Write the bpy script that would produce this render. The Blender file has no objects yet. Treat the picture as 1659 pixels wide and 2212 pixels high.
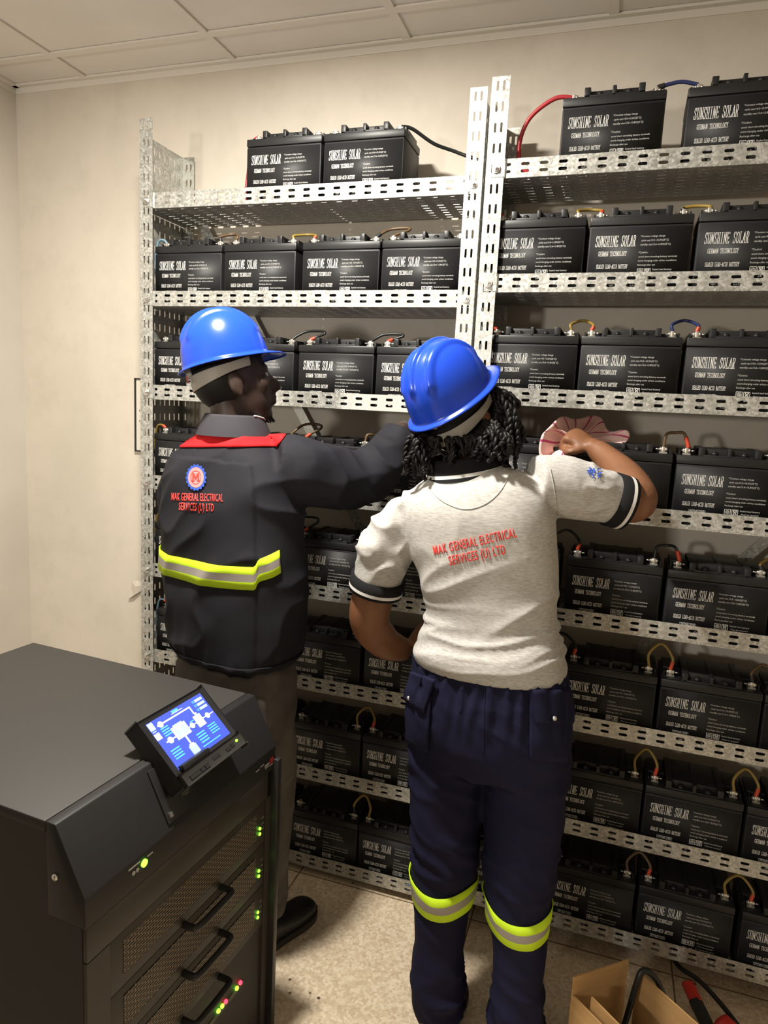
import bpy, bmesh, math, random
from mathutils import Vector as V, Matrix as M, Quaternion, noise
from mathutils.bvhtree import BVHTree

C = bpy.context.scene.collection
S = bpy.context.scene
PI = math.pi

# ------------------------------------------------------------------ camera, light, exposure
CAM = V((1.52895, -2.06295, 1.63348))
FPX = 1489.6
YAW, PITCH, ROLL = (math.radians(a) for a in (-17.7415, -8.6562, 2.8556))
fwd = V((math.sin(YAW) * math.cos(PITCH), math.cos(YAW) * math.cos(PITCH), math.sin(PITCH)))
_r = V((math.cos(YAW), -math.sin(YAW), 0)); _u = _r.cross(fwd)
rgt = math.cos(ROLL) * _r + math.sin(ROLL) * _u
upv = -math.sin(ROLL) * _r + math.cos(ROLL) * _u
cd = bpy.data.cameras.new('camera'); cam = bpy.data.objects.new('camera', cd); C.objects.link(cam)
cd.sensor_fit = 'VERTICAL'; cd.sensor_height = 36.0; cd.lens = FPX * 36.0 / 2212.0
cd.clip_start = 0.05
m = M.Identity(4)
for i in range(3):
    m[i][0], m[i][1], m[i][2], m[i][3] = rgt[i], upv[i], -fwd[i], CAM[i]
cam.matrix_world = m
S.camera = cam

w = bpy.data.worlds.new('world'); S.world = w; w.use_nodes = True
w.node_tree.nodes['Background'].inputs[0].default_value = (0.02, 0.02, 0.02, 1)
w.node_tree.nodes['Background'].inputs[1].default_value = 1.0

def area(name, loc, sx, sy, power, col, rot=(0, 0, 0)):
    l = bpy.data.lights.new(name, 'AREA'); l.shape = 'RECTANGLE'; l.size = sx; l.size_y = sy
    l.energy = power; l.color = col
    o = bpy.data.objects.new(name, l); C.objects.link(o); o.location = loc; o.rotation_euler = rot
    return o
# ceiling downlight above the power cabinet (the strong one) and a wall lamp high on the wall behind the photographer
area('ceiling_lamp', (0.60, -0.86, 2.795), 0.14, 0.14, 84, (1.0, 0.945, 0.85))
area('wall_lamp', (-0.25, -4.30, 1.72), 0.25, 0.25, 48, (1.0, 0.945, 0.85), (math.radians(90), 0, math.radians(-14)))

vs = S.view_settings
vs.view_transform = 'Standard'; vs.look = 'None'; vs.exposure = -0.12; vs.gamma = 1.0; vs.use_curve_mapping = False

def at(px, py, Y):
    """point on the depth plane Y seen at a photo pixel (used to take body joints off the photograph)"""
    d = fwd + rgt * ((px - 829.5) / FPX) - upv * ((py - 1106.0) / FPX)
    t = (Y - CAM.y) / d.y
    return CAM + d * t

# ------------------------------------------------------------------ helpers
def link(name, me, mats=None, parent=None, smooth=False):
    o = bpy.data.objects.new(name, me); C.objects.link(o)
    if mats is not None:
        for mt in (mats if isinstance(mats, (list, tuple)) else [mats]):
            me.materials.append(mt)
    if smooth:
        for p in me.polygons: p.use_smooth = True
    if parent: o.parent = parent
    return o
def obj(name, bm, mats, parent=None, smooth=False, off=None, angle=None):
    """link a bmesh; off = world location of the parent, so world coordinates become local ones"""
    me = bpy.data.meshes.new(name)
    if off is not None: bmesh.ops.translate(bm, verts=bm.verts, vec=-V(off))
    if angle is not None:
        smooth = True
        for e in bm.edges:
            if len(e.link_faces) == 2 and e.calc_face_angle(0) > angle: e.smooth = False
    bm.to_mesh(me); bm.free()
    return link(name, me, mats, parent, smooth)
def tag(o, label, cat=None, group=None, kind=None):
    o['label'] = label
    if cat: o['category'] = cat
    if group: o['group'] = group
    if kind: o['kind'] = kind
    return o
def thing(name, label, cat, loc=(0, 0, 0), rotz=0, group=None):
    o = bpy.data.objects.new(name, None); C.objects.link(o); o.empty_display_size = 0.05
    o.location = loc; o.rotation_euler = (0, 0, rotz)
    return tag(o, label, cat, group)
def struct(name, bm, mt, **k):
    o = obj(name, bm, mt, **k); o['kind'] = 'structure'; return o
def dup_tree(o, parent=None):
    c = o.copy(); C.objects.link(c)
    if parent: c.parent = parent
    for ch in list(o.children): dup_tree(ch, c)
    return c

def box(bm, x0, x1, y0, y1, z0, z1, mi=0, bev=0):
    r = bmesh.ops.create_cube(bm, size=1.0)
    vv = r['verts']
    for v in vv: v.co = V(((x0 + x1) / 2 + v.co.x * (x1 - x0), (y0 + y1) / 2 + v.co.y * (y1 - y0), (z0 + z1) / 2 + v.co.z * (z1 - z0)))
    fs = set(f for v in vv for f in v.link_faces)
    for f in fs: f.material_index = mi
    if bev:
        es = list(set(e for v in vv for e in v.link_edges))
        r = bmesh.ops.bevel(bm, geom=es, offset=bev, segments=2, affect='EDGES', profile=0.5)
        for f in r['faces']: f.material_index = mi
    return vv
def obox(bm, o, U, W, N, mi=0, bev=0):
    """box with corner o and edge vectors U, W, N"""
    o, U, W, N = V(o), V(U), V(W), V(N)
    r = bmesh.ops.create_cube(bm, size=1.0); vv = r['verts']
    for v in vv: v.co = o + U * (v.co.x + .5) + W * (v.co.y + .5) + N * (v.co.z + .5)
    for f in set(f for v in vv for f in v.link_faces): f.material_index = mi
    if bev:
        r = bmesh.ops.bevel(bm, geom=list(set(e for v in vv for e in v.link_edges)), offset=bev, segments=2, affect='EDGES', profile=0.5)
        for f in r['faces']: f.material_index = mi
def cat(pts, n):
    """Catmull-Rom through points (Vectors of any size as lists), n steps per span"""
    pts = [list(p) for p in pts]; out = []
    for i in range(len(pts) - 1):
        p0 = pts[max(i - 1, 0)]; p1 = pts[i]; p2 = pts[i + 1]; p3 = pts[min(i + 2, len(pts) - 1)]
        for k in range(n):
            t = k / n
            out.append([0.5 * ((2 * b) + (-a + c) * t + (2 * a - 5 * b + 4 * c - d) * t * t + (-a + 3 * b - 3 * c + d) * t ** 3) for a, b, c, d in zip(p0, p1, p2, p3)])
    out.append(pts[-1]); return out
def skin_rings(bm, rings, mi=0, cap=True):
    vr = [[bm.verts.new(p) for p in r] for r in rings]; n = len(vr[0])
    for a, b in zip(vr[:-1], vr[1:]):
        for i in range(n):
            f = bm.faces.new((a[i], a[(i + 1) % n], b[(i + 1) % n], b[i])); f.material_index = mi
    if cap:
        f = bm.faces.new(vr[0][::-1]); f.material_index = mi
        f = bm.faces.new(vr[-1]); f.material_index = mi
    return vr
def tube(bm, pts, r, n=10, steps=6, mi=0, flat=1.0, hint=None):
    """smooth tube through pts; r one radius or a list; flat squashes it along the second axis"""
    if not isinstance(r, (list, tuple)): r = [r] * len(pts)
    q = cat([list(p) + [rr] for p, rr in zip(pts, r)], steps)
    P = [V(a[:3]) for a in q]; rad = [a[3] for a in q]
    t = (P[1] - P[0]).normalized()
    s = t.cross(V(hint) if hint else (V((0, 0, 1)) if abs(t.z) < .9 else V((0, 1, 0)))).normalized()
    rings = []
    for i, p in enumerate(P):
        t2 = (P[min(i + 1, len(P) - 1)] - P[max(i - 1, 0)]).normalized()
        s = (s - t2 * s.dot(t2)).normalized(); b = t2.cross(s)
        rings.append([p + s * (rad[i] * math.cos(2 * PI * k / n)) + b * (rad[i] * flat * math.sin(2 * PI * k / n)) for k in range(n)])
    return skin_rings(bm, rings, mi)
def cyl(bm, a, b, r, n=12, r2=None, mi=0):
    a, b = V(a), V(b); t = (b - a).normalized()
    s = t.orthogonal().normalized(); c = t.cross(s); r2 = r if r2 is None else r2
    skin_rings(bm, [[p + s * rr * math.cos(2 * PI * k / n) + c * rr * math.sin(2 * PI * k / n) for k in range(n)] for p, rr in ((a, r), (b, r2))], mi)
def ball(bm, c, rx, ry, rz, ax=None, sub=3, mi=0):
    """ellipsoid; ax = (right, forward, up) axes"""
    r = bmesh.ops.create_icosphere(bm, subdivisions=sub, radius=1.0)
    ax = ax or (V((1, 0, 0)), V((0, 1, 0)), V((0, 0, 1)))
    for v in r['verts']:
        p = v.co.copy(); v.co = V(c) + ax[0] * p.x * rx + ax[1] * p.y * ry + ax[2] * p.z * rz
    for f in set(f for v in r['verts'] for f in v.link_faces): f.material_index = mi
def evaluate(bm, mods):
    me = bpy.data.meshes.new('tmp'); bm.to_mesh(me); bm.free()
    o = bpy.data.objects.new('tmp', me); C.objects.link(o)
    for kind, kw in mods:
        md = o.modifiers.new('m', kind)
        for k, v in kw.items(): setattr(md, k, v)
    bpy.context.view_layer.update()
    dg = bpy.context.evaluated_depsgraph_get()
    me2 = bpy.data.meshes.new_from_object(o.evaluated_get(dg))
    bpy.data.objects.remove(o); bpy.data.meshes.remove(me)
    out = bmesh.new(); out.from_mesh(me2); bpy.data.meshes.remove(me2)
    return out
def fuse(bm, voxel=.006, it=6):
    return evaluate(bm, [('REMESH', dict(mode='VOXEL', voxel_size=voxel)), ('SMOOTH', dict(factor=.5, iterations=it))])
def text_bm(body, size, sx=1.0, align='LEFT', off=0.0, space=1.0):
    cu = bpy.data.curves.new('t', 'FONT'); cu.body = body; cu.size = size; cu.align_x = align; cu.offset = off
    cu.resolution_u = 2; cu.space_character = space
    o = bpy.data.objects.new('t', cu); C.objects.link(o)
    bpy.context.view_layer.update()
    me = bpy.data.meshes.new_from_object(o.evaluated_get(bpy.context.evaluated_depsgraph_get()))
    bpy.data.objects.remove(o); bpy.data.curves.remove(cu)
    b = bmesh.new(); b.from_mesh(me); bpy.data.meshes.remove(me)
    for v in b.verts: v.co.x *= sx
    return b
def merge(bm, other, fn=None, mi=None):
    """append bmesh `other` (mapped by fn) to bm"""
    mp = {}
    for v in other.verts: mp[v] = bm.verts.new(fn(v.co) if fn else v.co)
    for f in other.faces:
        try:
            g = bm.faces.new([mp[v] for v in f.verts]); g.material_index = f.material_index if mi is None else mi; g.smooth = f.smooth
        except ValueError: pass
    other.free()

# ------------------------------------------------------------------ materials
def mat(name, col, rough=.5, metal=0.0, spec=.5, **k):
    mt = bpy.data.materials.new(name); mt.use_nodes = True
    b = mt.node_tree.nodes['Principled BSDF']
    b.inputs['Base Color'].default_value = (*col, 1); b.inputs['Roughness'].default_value = rough
    b.inputs['Metallic'].default_value = metal; b.inputs['Specular IOR Level'].default_value = spec
    if 'emit' in k:
        b.inputs['Emission Color'].default_value = (*k['emit'], 1); b.inputs['Emission Strength'].default_value = k.get('strength', 1)
    if 'sheen' in k: b.inputs['Sheen Weight'].default_value = k['sheen']
    if 'sss' in k: b.inputs['Subsurface Weight'].default_value = k['sss']; b.inputs['Subsurface Scale'].default_value = .01
    return mt
class N:
    """small node helper on a material"""
    def __init__(s, mt): s.nt = mt.node_tree; s.b = s.nt.nodes['Principled BSDF']; s.tc = s.add('ShaderNodeTexCoord')
    def add(s, t, **kw):
        n = s.nt.nodes.new(t)
        for k, v in kw.items(): setattr(n, k, v)
        return n
    def l(s, a, b): s.nt.links.new(a, b)
    def mapping(s, scale=(1, 1, 1), rot=(0, 0, 0), src='Object'):
        n = s.add('ShaderNodeMapping'); n.inputs['Scale'].default_value = scale; n.inputs['Rotation'].default_value = rot
        s.l(s.tc.outputs[src], n.inputs['Vector']); return n.outputs[0]
    def noise(s, scale, vec=None, detail=4, rough=.5, dist=0):
        n = s.add('ShaderNodeTexNoise'); n.inputs['Scale'].default_value = scale; n.inputs['Detail'].default_value = detail
        n.inputs['Roughness'].default_value = rough; n.inputs['Distortion'].default_value = dist
        s.l(vec or s.tc.outputs['Object'], n.inputs['Vector']); return n.outputs['Fac']
    def voro(s, scale, vec=None, feat='F1', out='Color'):
        n = s.add('ShaderNodeTexVoronoi'); n.feature = feat; n.inputs['Scale'].default_value = scale
        s.l(vec or s.tc.outputs['Object'], n.inputs['Vector']); return n.outputs[out]
    def ramp(s, fac, stops, interp='LINEAR'):
        n = s.add('ShaderNodeValToRGB'); n.color_ramp.interpolation = interp; e = n.color_ramp.elements
        while len(e) < len(stops): e.new(.5)
        for i, (p, c) in enumerate(stops): e[i].position = p; e[i].color = (*c, 1) if len(c) == 3 else c
        s.l(fac, n.inputs[0]); return n.outputs[0]
    def mix(s, a, b, fac, mode='MIX'):
        n = s.add('ShaderNodeMix'); n.data_type = 'RGBA'; n.blend_type = mode
        for x, i in ((fac, 0), (a, 6), (b, 7)):
            if isinstance(x, (int, float)): n.inputs[i].default_value = x
            elif isinstance(x, tuple): n.inputs[i].default_value = (*x, 1)
            else: s.l(x, n.inputs[i])
        return n.outputs[2]
    def math(s, op, a, b=None):
        n = s.add('ShaderNodeMath'); n.operation = op
        for i, x in enumerate((a, b)):
            if x is None: continue
            if isinstance(x, (int, float)): n.inputs[i].default_value = x
            else: s.l(x, n.inputs[i])
        return n.outputs[0]
    def bump(s, h, strength=.3, dist=.002):
        n = s.add('ShaderNodeBump'); n.inputs['Strength'].default_value = strength; n.inputs['Distance'].default_value = dist
        s.l(h, n.inputs['Height']); s.l(n.outputs[0], s.b.inputs['Normal'])
    def col(s, c): s.l(c, s.b.inputs['Base Color'])
    def rough(s, c): s.l(c, s.b.inputs['Roughness'])
g3 = lambda v: (v, v, v)

wall_m = mat('painted_plaster', (.70, .64, .54), .75, spec=.25); n = N(wall_m)
a = n.noise(1.3, n.mapping((1, 1, .6)), 6, .6)
c = n.ramp(a, [(.35, (.57, .52, .44)), (.55, (.64, .58, .50)), (.75, (.655, .60, .53))])
b = n.ramp(n.noise(9, None, 5, .65), [(.30, (.86, .86, .85)), (.52, g3(1))])
n.col(n.mix(c, b, .45, 'MULTIPLY')); n.bump(n.noise(60, None, 5, .6), .12, .003)
side_m = mat('side_wall_paint', (.72, .68, .60), .7, spec=.3); n = N(side_m)
n.col(n.ramp(n.noise(3, None, 5), [(.3, (.58, .535, .465)), (.7, (.64, .595, .52))])); n.bump(n.noise(50, None, 4), .1, .003)
ceil_m = mat('ceiling_board', (.66, .60, .53), .8, spec=.2); n = N(ceil_m)
n.col(n.ramp(n.noise(2.5, None, 4), [(.3, (.70, .665, .61)), (.7, (.77, .735, .68))]))
tbar_m = mat('ceiling_grid_paint', (.715, .675, .61), .7)
floor_m = mat('terrazzo', (.45, .36, .25), .35, spec=.45); n = N(floor_m)
base = n.ramp(n.noise(14, None, 5, .6), [(.3, (.61, .475, .325)), (.7, (.78, .635, .455))])
chips = n.ramp(n.voro(120), [(.2, (.42, .33, .23)), (.5, (.62, .51, .37)), (.8, (.80, .71, .57))])
c = n.mix(base, chips, .5)
dk = n.ramp(n.voro(26, None, 'F1', 'Distance'), [(.10, g3(0)), (.16, g3(1))])
sel = n.ramp(n.noise(17, None, 2), [(.55, g3(1)), (.60, g3(0))])
dk2 = n.math('MAXIMUM', dk, sel)
c = n.mix((.09, .06, .04), c, dk2)
br = n.add('ShaderNodeTexBrick'); br.offset = 0; br.inputs['Scale'].default_value = 1.0
br.inputs['Mortar Size'].default_value = .0025; br.inputs['Brick Width'].default_value = .62; br.inputs['Row Height'].default_value = .62
br.inputs['Color1'].default_value = (1, 1, 1, 1); br.inputs['Color2'].default_value = (1, 1, 1, 1); br.inputs['Mortar'].default_value = (.25, .2, .15, 1)
n.l(n.mapping((1, 1, 1)), br.inputs['Vector'])
n.col(n.mix(c, br.outputs[0], 1.0, 'MULTIPLY')); n.bump(n.noise(220, None, 2), .05, .001)

galv_m = mat('galvanised_steel', (.62, .62, .60), .45, .55); n = N(galv_m)
sp = n.voro(170); nz = n.noise(7, None, 4)
bw = n.add('ShaderNodeRGBToBW'); n.l(sp, bw.inputs[0])
c = n.ramp(bw.outputs[0], [(.15, (.36, .36, .335)), (.55, (.47, .47, .445)), (.9, (.63, .63, .60))])
c = n.mix(c, n.ramp(nz, [(.3, (.78, .77, .73)), (.7, g3(1))]), .8, 'MULTIPLY')
n.col(c); n.rough(n.ramp(bw.outputs[0], [(0, g3(.32)), (1, g3(.52))]))
steel_m = mat('bolt_steel', (.72, .71, .68), .28, .95)
lead_m = mat('terminal_metal', (.66, .63, .57), .35, .85)
abs_m = mat('black_abs', (.0135, .0135, .0145), .50, spec=.28); n = N(abs_m)
n.rough(n.ramp(n.noise(6, None, 4), [(.3, g3(.46)), (.7, g3(.60))])); n.bump(n.noise(400, None, 2), .04, .0005)
absl_m = mat('black_abs_lid', (.013, .013, .014), .42, spec=.35)
print_m = mat('white_print', (.78, .77, .74), .5, spec=.2)
grey_m = mat('grey_print', (.50, .495, .48), .5, spec=.2)
cab_m = mat('cabinet_powder_coat', (.028, .026, .025), .60, spec=.40); n = N(cab_m)
n.bump(n.noise(500, None, 2), .12, .0006)
cabd_m = mat('cabinet_front_paint', (.045, .039, .033), .5, spec=.4)
plast_m = mat('black_plastic', (.016, .015, .016), .42)
rub_m = mat('black_rubber', (.02, .02, .02), .5)
dark_m = mat('dark_cavity', (.006, .006, .006), .8)
led_g = mat('green_led', (.1, .6, .05), .3, emit=(.22, 1, .03), strength=5)
led_r = mat('red_led', (.6, .02, .02), .3, emit=(1, .03, .06), strength=5)
card_m = mat('cardboard', (.42, .25, .105), .8, spec=.2); n = N(card_m)
n.col(n.ramp(n.noise(8, n.mapping((1, 1, 6)), 4), [(.3, (.38, .22, .09)), (.7, (.46, .28, .12))])); n.bump(n.noise(200, None, 2), .1, .001)
def cable_mat(name, col): return mat(name, col, .38, spec=.4)
CB = dict(olive=cable_mat('olive_cable', (.23, .155, .035)), brown=cable_mat('brown_cable', (.105, .065, .032)), black=cable_mat('black_cable', (.012, .013, .012)),
          blue=cable_mat('blue_cable', (.02, .028, .10)), red=cable_mat('red_cable', (.36, .022, .028)), yellow=cable_mat('yellow_cable', (.30, .20, .045)), grey=cable_mat('pale_blue_cable', (.16, .26, .33)))
boot_red = mat('red_sleeve', (.50, .055, .02), .45)
boot_blk = mat('black_sleeve', (.012, .012, .014), .45)

# ------------------------------------------------------------------ the room
FZ = -0.025          # floor level
WY = 0.27            # face of the back wall
CZ = 2.815           # ceiling boards
bm = bmesh.new(); box(bm, -0.95, 4.4, -4.6, .40, FZ - .1, FZ); struct('floor', bm, floor_m)
bm = bmesh.new(); box(bm, -0.95, 4.4, WY, WY + .12, FZ, 3.0); struct('wall_back', bm, wall_m)
bm = bmesh.new(); box(bm, -0.96, -.835, -4.6, WY, FZ, 3.0); struct('wall_left', bm, side_m)
bm = bmesh.new(); box(bm, 3.6, 3.72, -4.6, WY, FZ, 3.0); struct('wall_right', bm, side_m)
bm = bmesh.new(); box(bm, -0.95, 4.4, -4.6, -4.48, FZ, 3.0); struct('wall_front', bm, side_m)
bm = bmesh.new(); box(bm, -0.95, 4.4, -4.6, .40, CZ, CZ + .1); struct('ceiling', bm, ceil_m)
# T-bar grid a few millimetres below the boards, and the wall angle
bm = bmesh.new()
for x in [-.49 + .638 * k for k in range(8)]: box(bm, x - .014, x + .014, -4.48, WY, CZ - .007, CZ - .001)
for y in [.085 - .638 * k for k in range(8)]: box(bm, -.835, 4.3, y - .014, y + .014, CZ - .0075, CZ - .0012)
struct('trim_1', bm, tbar_m)
bm = bmesh.new()
box(bm, -.835, 4.3, WY - .022, WY - .0005, CZ - .009, CZ - .001); box(bm, -.835, 4.3, WY - .003, WY, CZ - .030, CZ - .002)
box(bm, -.8345, -.812, -4.48, WY, CZ - .009, CZ - .001); box(bm, -.8345, -.832, -4.48, WY, CZ - .030, CZ - .002)
struct('trim_2', bm, tbar_m)

# ------------------------------------------------------------------ slotted steel racks
def slots(bm, o, U, W, us, vs_, pu, pv, sl, sw, u0, u1, v0, v1, mi=0):
    """sheet from (u0,v0) to (u1,v1) on axes U, W with stadium slots (length sl along U, width sw) centred on us x vs_"""
    o, U, W = V(o), V(U), V(W)
    ub = [u0] + [(a + b) / 2 for a, b in zip(us[:-1], us[1:])] + [u1]
    vb = [v0] + [(a + b) / 2 for a, b in zip(vs_[:-1], vs_[1:])] + [v1]
    r = sw / 2; L = sl / 2 - r
    st = [(L + r, 0), (L + r * .71, r * .71), (L, r), (-L, r), (-L - r * .71, r * .71), (-L - r, 0), (-L - r * .71, -r * .71), (-L, -r), (L, -r), (L + r * .71, -r * .71)]
    for i, uc in enumerate(us):
        for j, vc in enumerate(vs_):
            a, b, c_, d = ub[i], ub[i + 1], vb[j], vb[j + 1]
            ou = [(b, vc), (b, d), (uc + L, d), (uc - L, d), (a, d), (a, vc), (a, c_), (uc - L, c_), (uc + L, c_), (b, c_)]
            vi = [bm.verts.new(o + U * (uc + x) + W * (vc + y)) for x, y in st]
            vo = [bm.verts.new(o + U * x + W * y) for x, y in ou]
            for k in range(10):
                f = bm.faces.new((vo[k], vo[(k + 1) % 10], vi[(k + 1) % 10], vi[k])); f.material_index = mi
LIP = .0495
DEP = .245
RW = 1.160           # web to web
def upright_mesh(name, side, h):
    """perforated channel standing on its end: web outside, slotted flanges turned inward (side +1: web on the left)"""
    bm = bmesh.new(); s = side
    zs = [.045 + .053 * k for k in range(int((h - .06) / .053) + 1)]
    slots(bm, (0, 0, 0), (0, 0, 1), (s, 0, 0), zs, [.017, .034], 0, 0, .026, .0065, 0, h, 0, .050)                 # front flange
    slots(bm, (0, DEP, 0), (0, 0, 1), (s, 0, 0), zs[:-1], [.017, .034], 0, 0, .026, .0065, 0, h - .04, 0, .048)     # rear flange
    slots(bm, (0, 0, 0), (0, 0, 1), (0, 1, 0), zs[:-1], [.020 + .0293 * k for k in range(8)], 0, 0, .026, .0065, 0, h - .04, 0, DEP)  # web
    me = bpy.data.meshes.new(name); bm.to_mesh(me); bm.free(); return me
UP_L, UP_R = upright_mesh('upright_left', 1, 2.56), upright_mesh('upright_right', -1, 2.56)
def shelf_mesh():
    bm = bmesh.new(); x0, x1 = .004, RW - .004
    us = [x0 + .052 + .0505 * k for k in range(22)]
    slots(bm, (0, 0, -LIP), (1, 0, 0), (0, 0, 1), us, [.016, .0345], 0, 0, .0235, .0082, x0 + .048, x1 - .046, 0, LIP)
    slots(bm, (0, 0, -LIP), (1, 0, 0), (0, 1, 0), us, [.018 + .0262 * k for k in range(9)], 0, 0, .0245, .0055, x0, x1, 0, DEP - .004)
    slots(bm, (0, DEP - .004, -LIP), (1, 0, 0), (0, 0, 1), us, [.016, .0345], 0, 0, .0235, .0082, x0, x1, 0, LIP)
    # folded tab lapping over the left post
    vv = [bm.verts.new(p) for p in ((.016, -.0045, -.047), (.052, -.0045, -.047), (.052, -.0045, -.008), (.016, -.0045, -.008))]
    bm.faces.new(vv)
    vv = [bm.verts.new(p) for p in ((.052, -.0045, -LIP), (.056, 0, -LIP), (.056, 0, 0), (.052, -.0045, 0))]
    bm.faces.new(vv)
    me = bpy.data.meshes.new('shelf'); bm.to_mesh(me); bm.free(); return me
SHELF = shelf_mesh()
bm = bmesh.new()
cyl(bm, (0, 0, 0), (0, -.006, 0), .0085, 6); cyl(bm, (0, -.006, 0), (0, -.013, 0), .0042, 10); cyl(bm, (0, .0005, 0), (0, -.0015, 0), .012, 14)
BOLT = bpy.data.meshes.new('bolt'); bm.to_mesh(BOLT); bm.free(); BOLT.materials.append(steel_m)
for me in (UP_L, UP_R, SHELF): me.materials.append(galv_m)
def solid(o, t=.0016):
    md = o.modifiers.new('thickness', 'SOLIDIFY'); md.thickness = t; md.offset = 0; return o
ZL = [2.3022, 1.9850, 1.6704, 1.3547, 1.0357, .7111, .3841, .0520]
ZR = [2.3233, 2.0190, 1.7059, 1.3964, 1.0816, .7662, .4380, .1200]
def rack(label, loc, rotz, zs, braces):
    t = thing('battery_rack', label, 'rack', loc, rotz, 'slotted steel battery racks')
    for nm, me, x in (('upright', UP_L, 0), ('upright', UP_R, RW)):
        o = solid(bpy.data.objects.new(nm, me)); C.objects.link(o); o.parent = t; o.location = (x, 0, 0)
    for z in zs:
        o = solid(bpy.data.objects.new('shelf', SHELF)); C.objects.link(o); o.parent = t; o.location = (0, .003, z - FZ)
        for x, y in ((.028, -.008), (RW - .024, -.005)):
            b = bpy.data.objects.new('bolt', BOLT); C.objects.link(b); b.parent = o; b.location = (x, y, -.026); b.rotation_euler = (0, random.random(), 0)
    for p, q in braces:
        bm = bmesh.new(); p, q = V(p), V(q); d = (q - p).normalized(); s_ = V((0, 1, 0)).cross(d) * .016
        obox(bm, p - s_, q - p, s_ * 2, V((0, .003, 0))); obj('brace', bm, galv_m, t)
    return t
random.seed(3)
LX, RX = -.047, 1.133
RY, RROT = -.050, math.radians(-.88)
rack('left slotted steel rack with eight battery shelves standing behind the man', (LX, 0, FZ), 0, ZL,
     [((.06, .237, 2.33), (.85, .237, 1.07))])
rack('right slotted steel rack with eight battery shelves standing behind the woman', (RX, RY, FZ), RROT, ZR,
     [((.98, .237, 1.48), (.30, .237, .66))])

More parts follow.
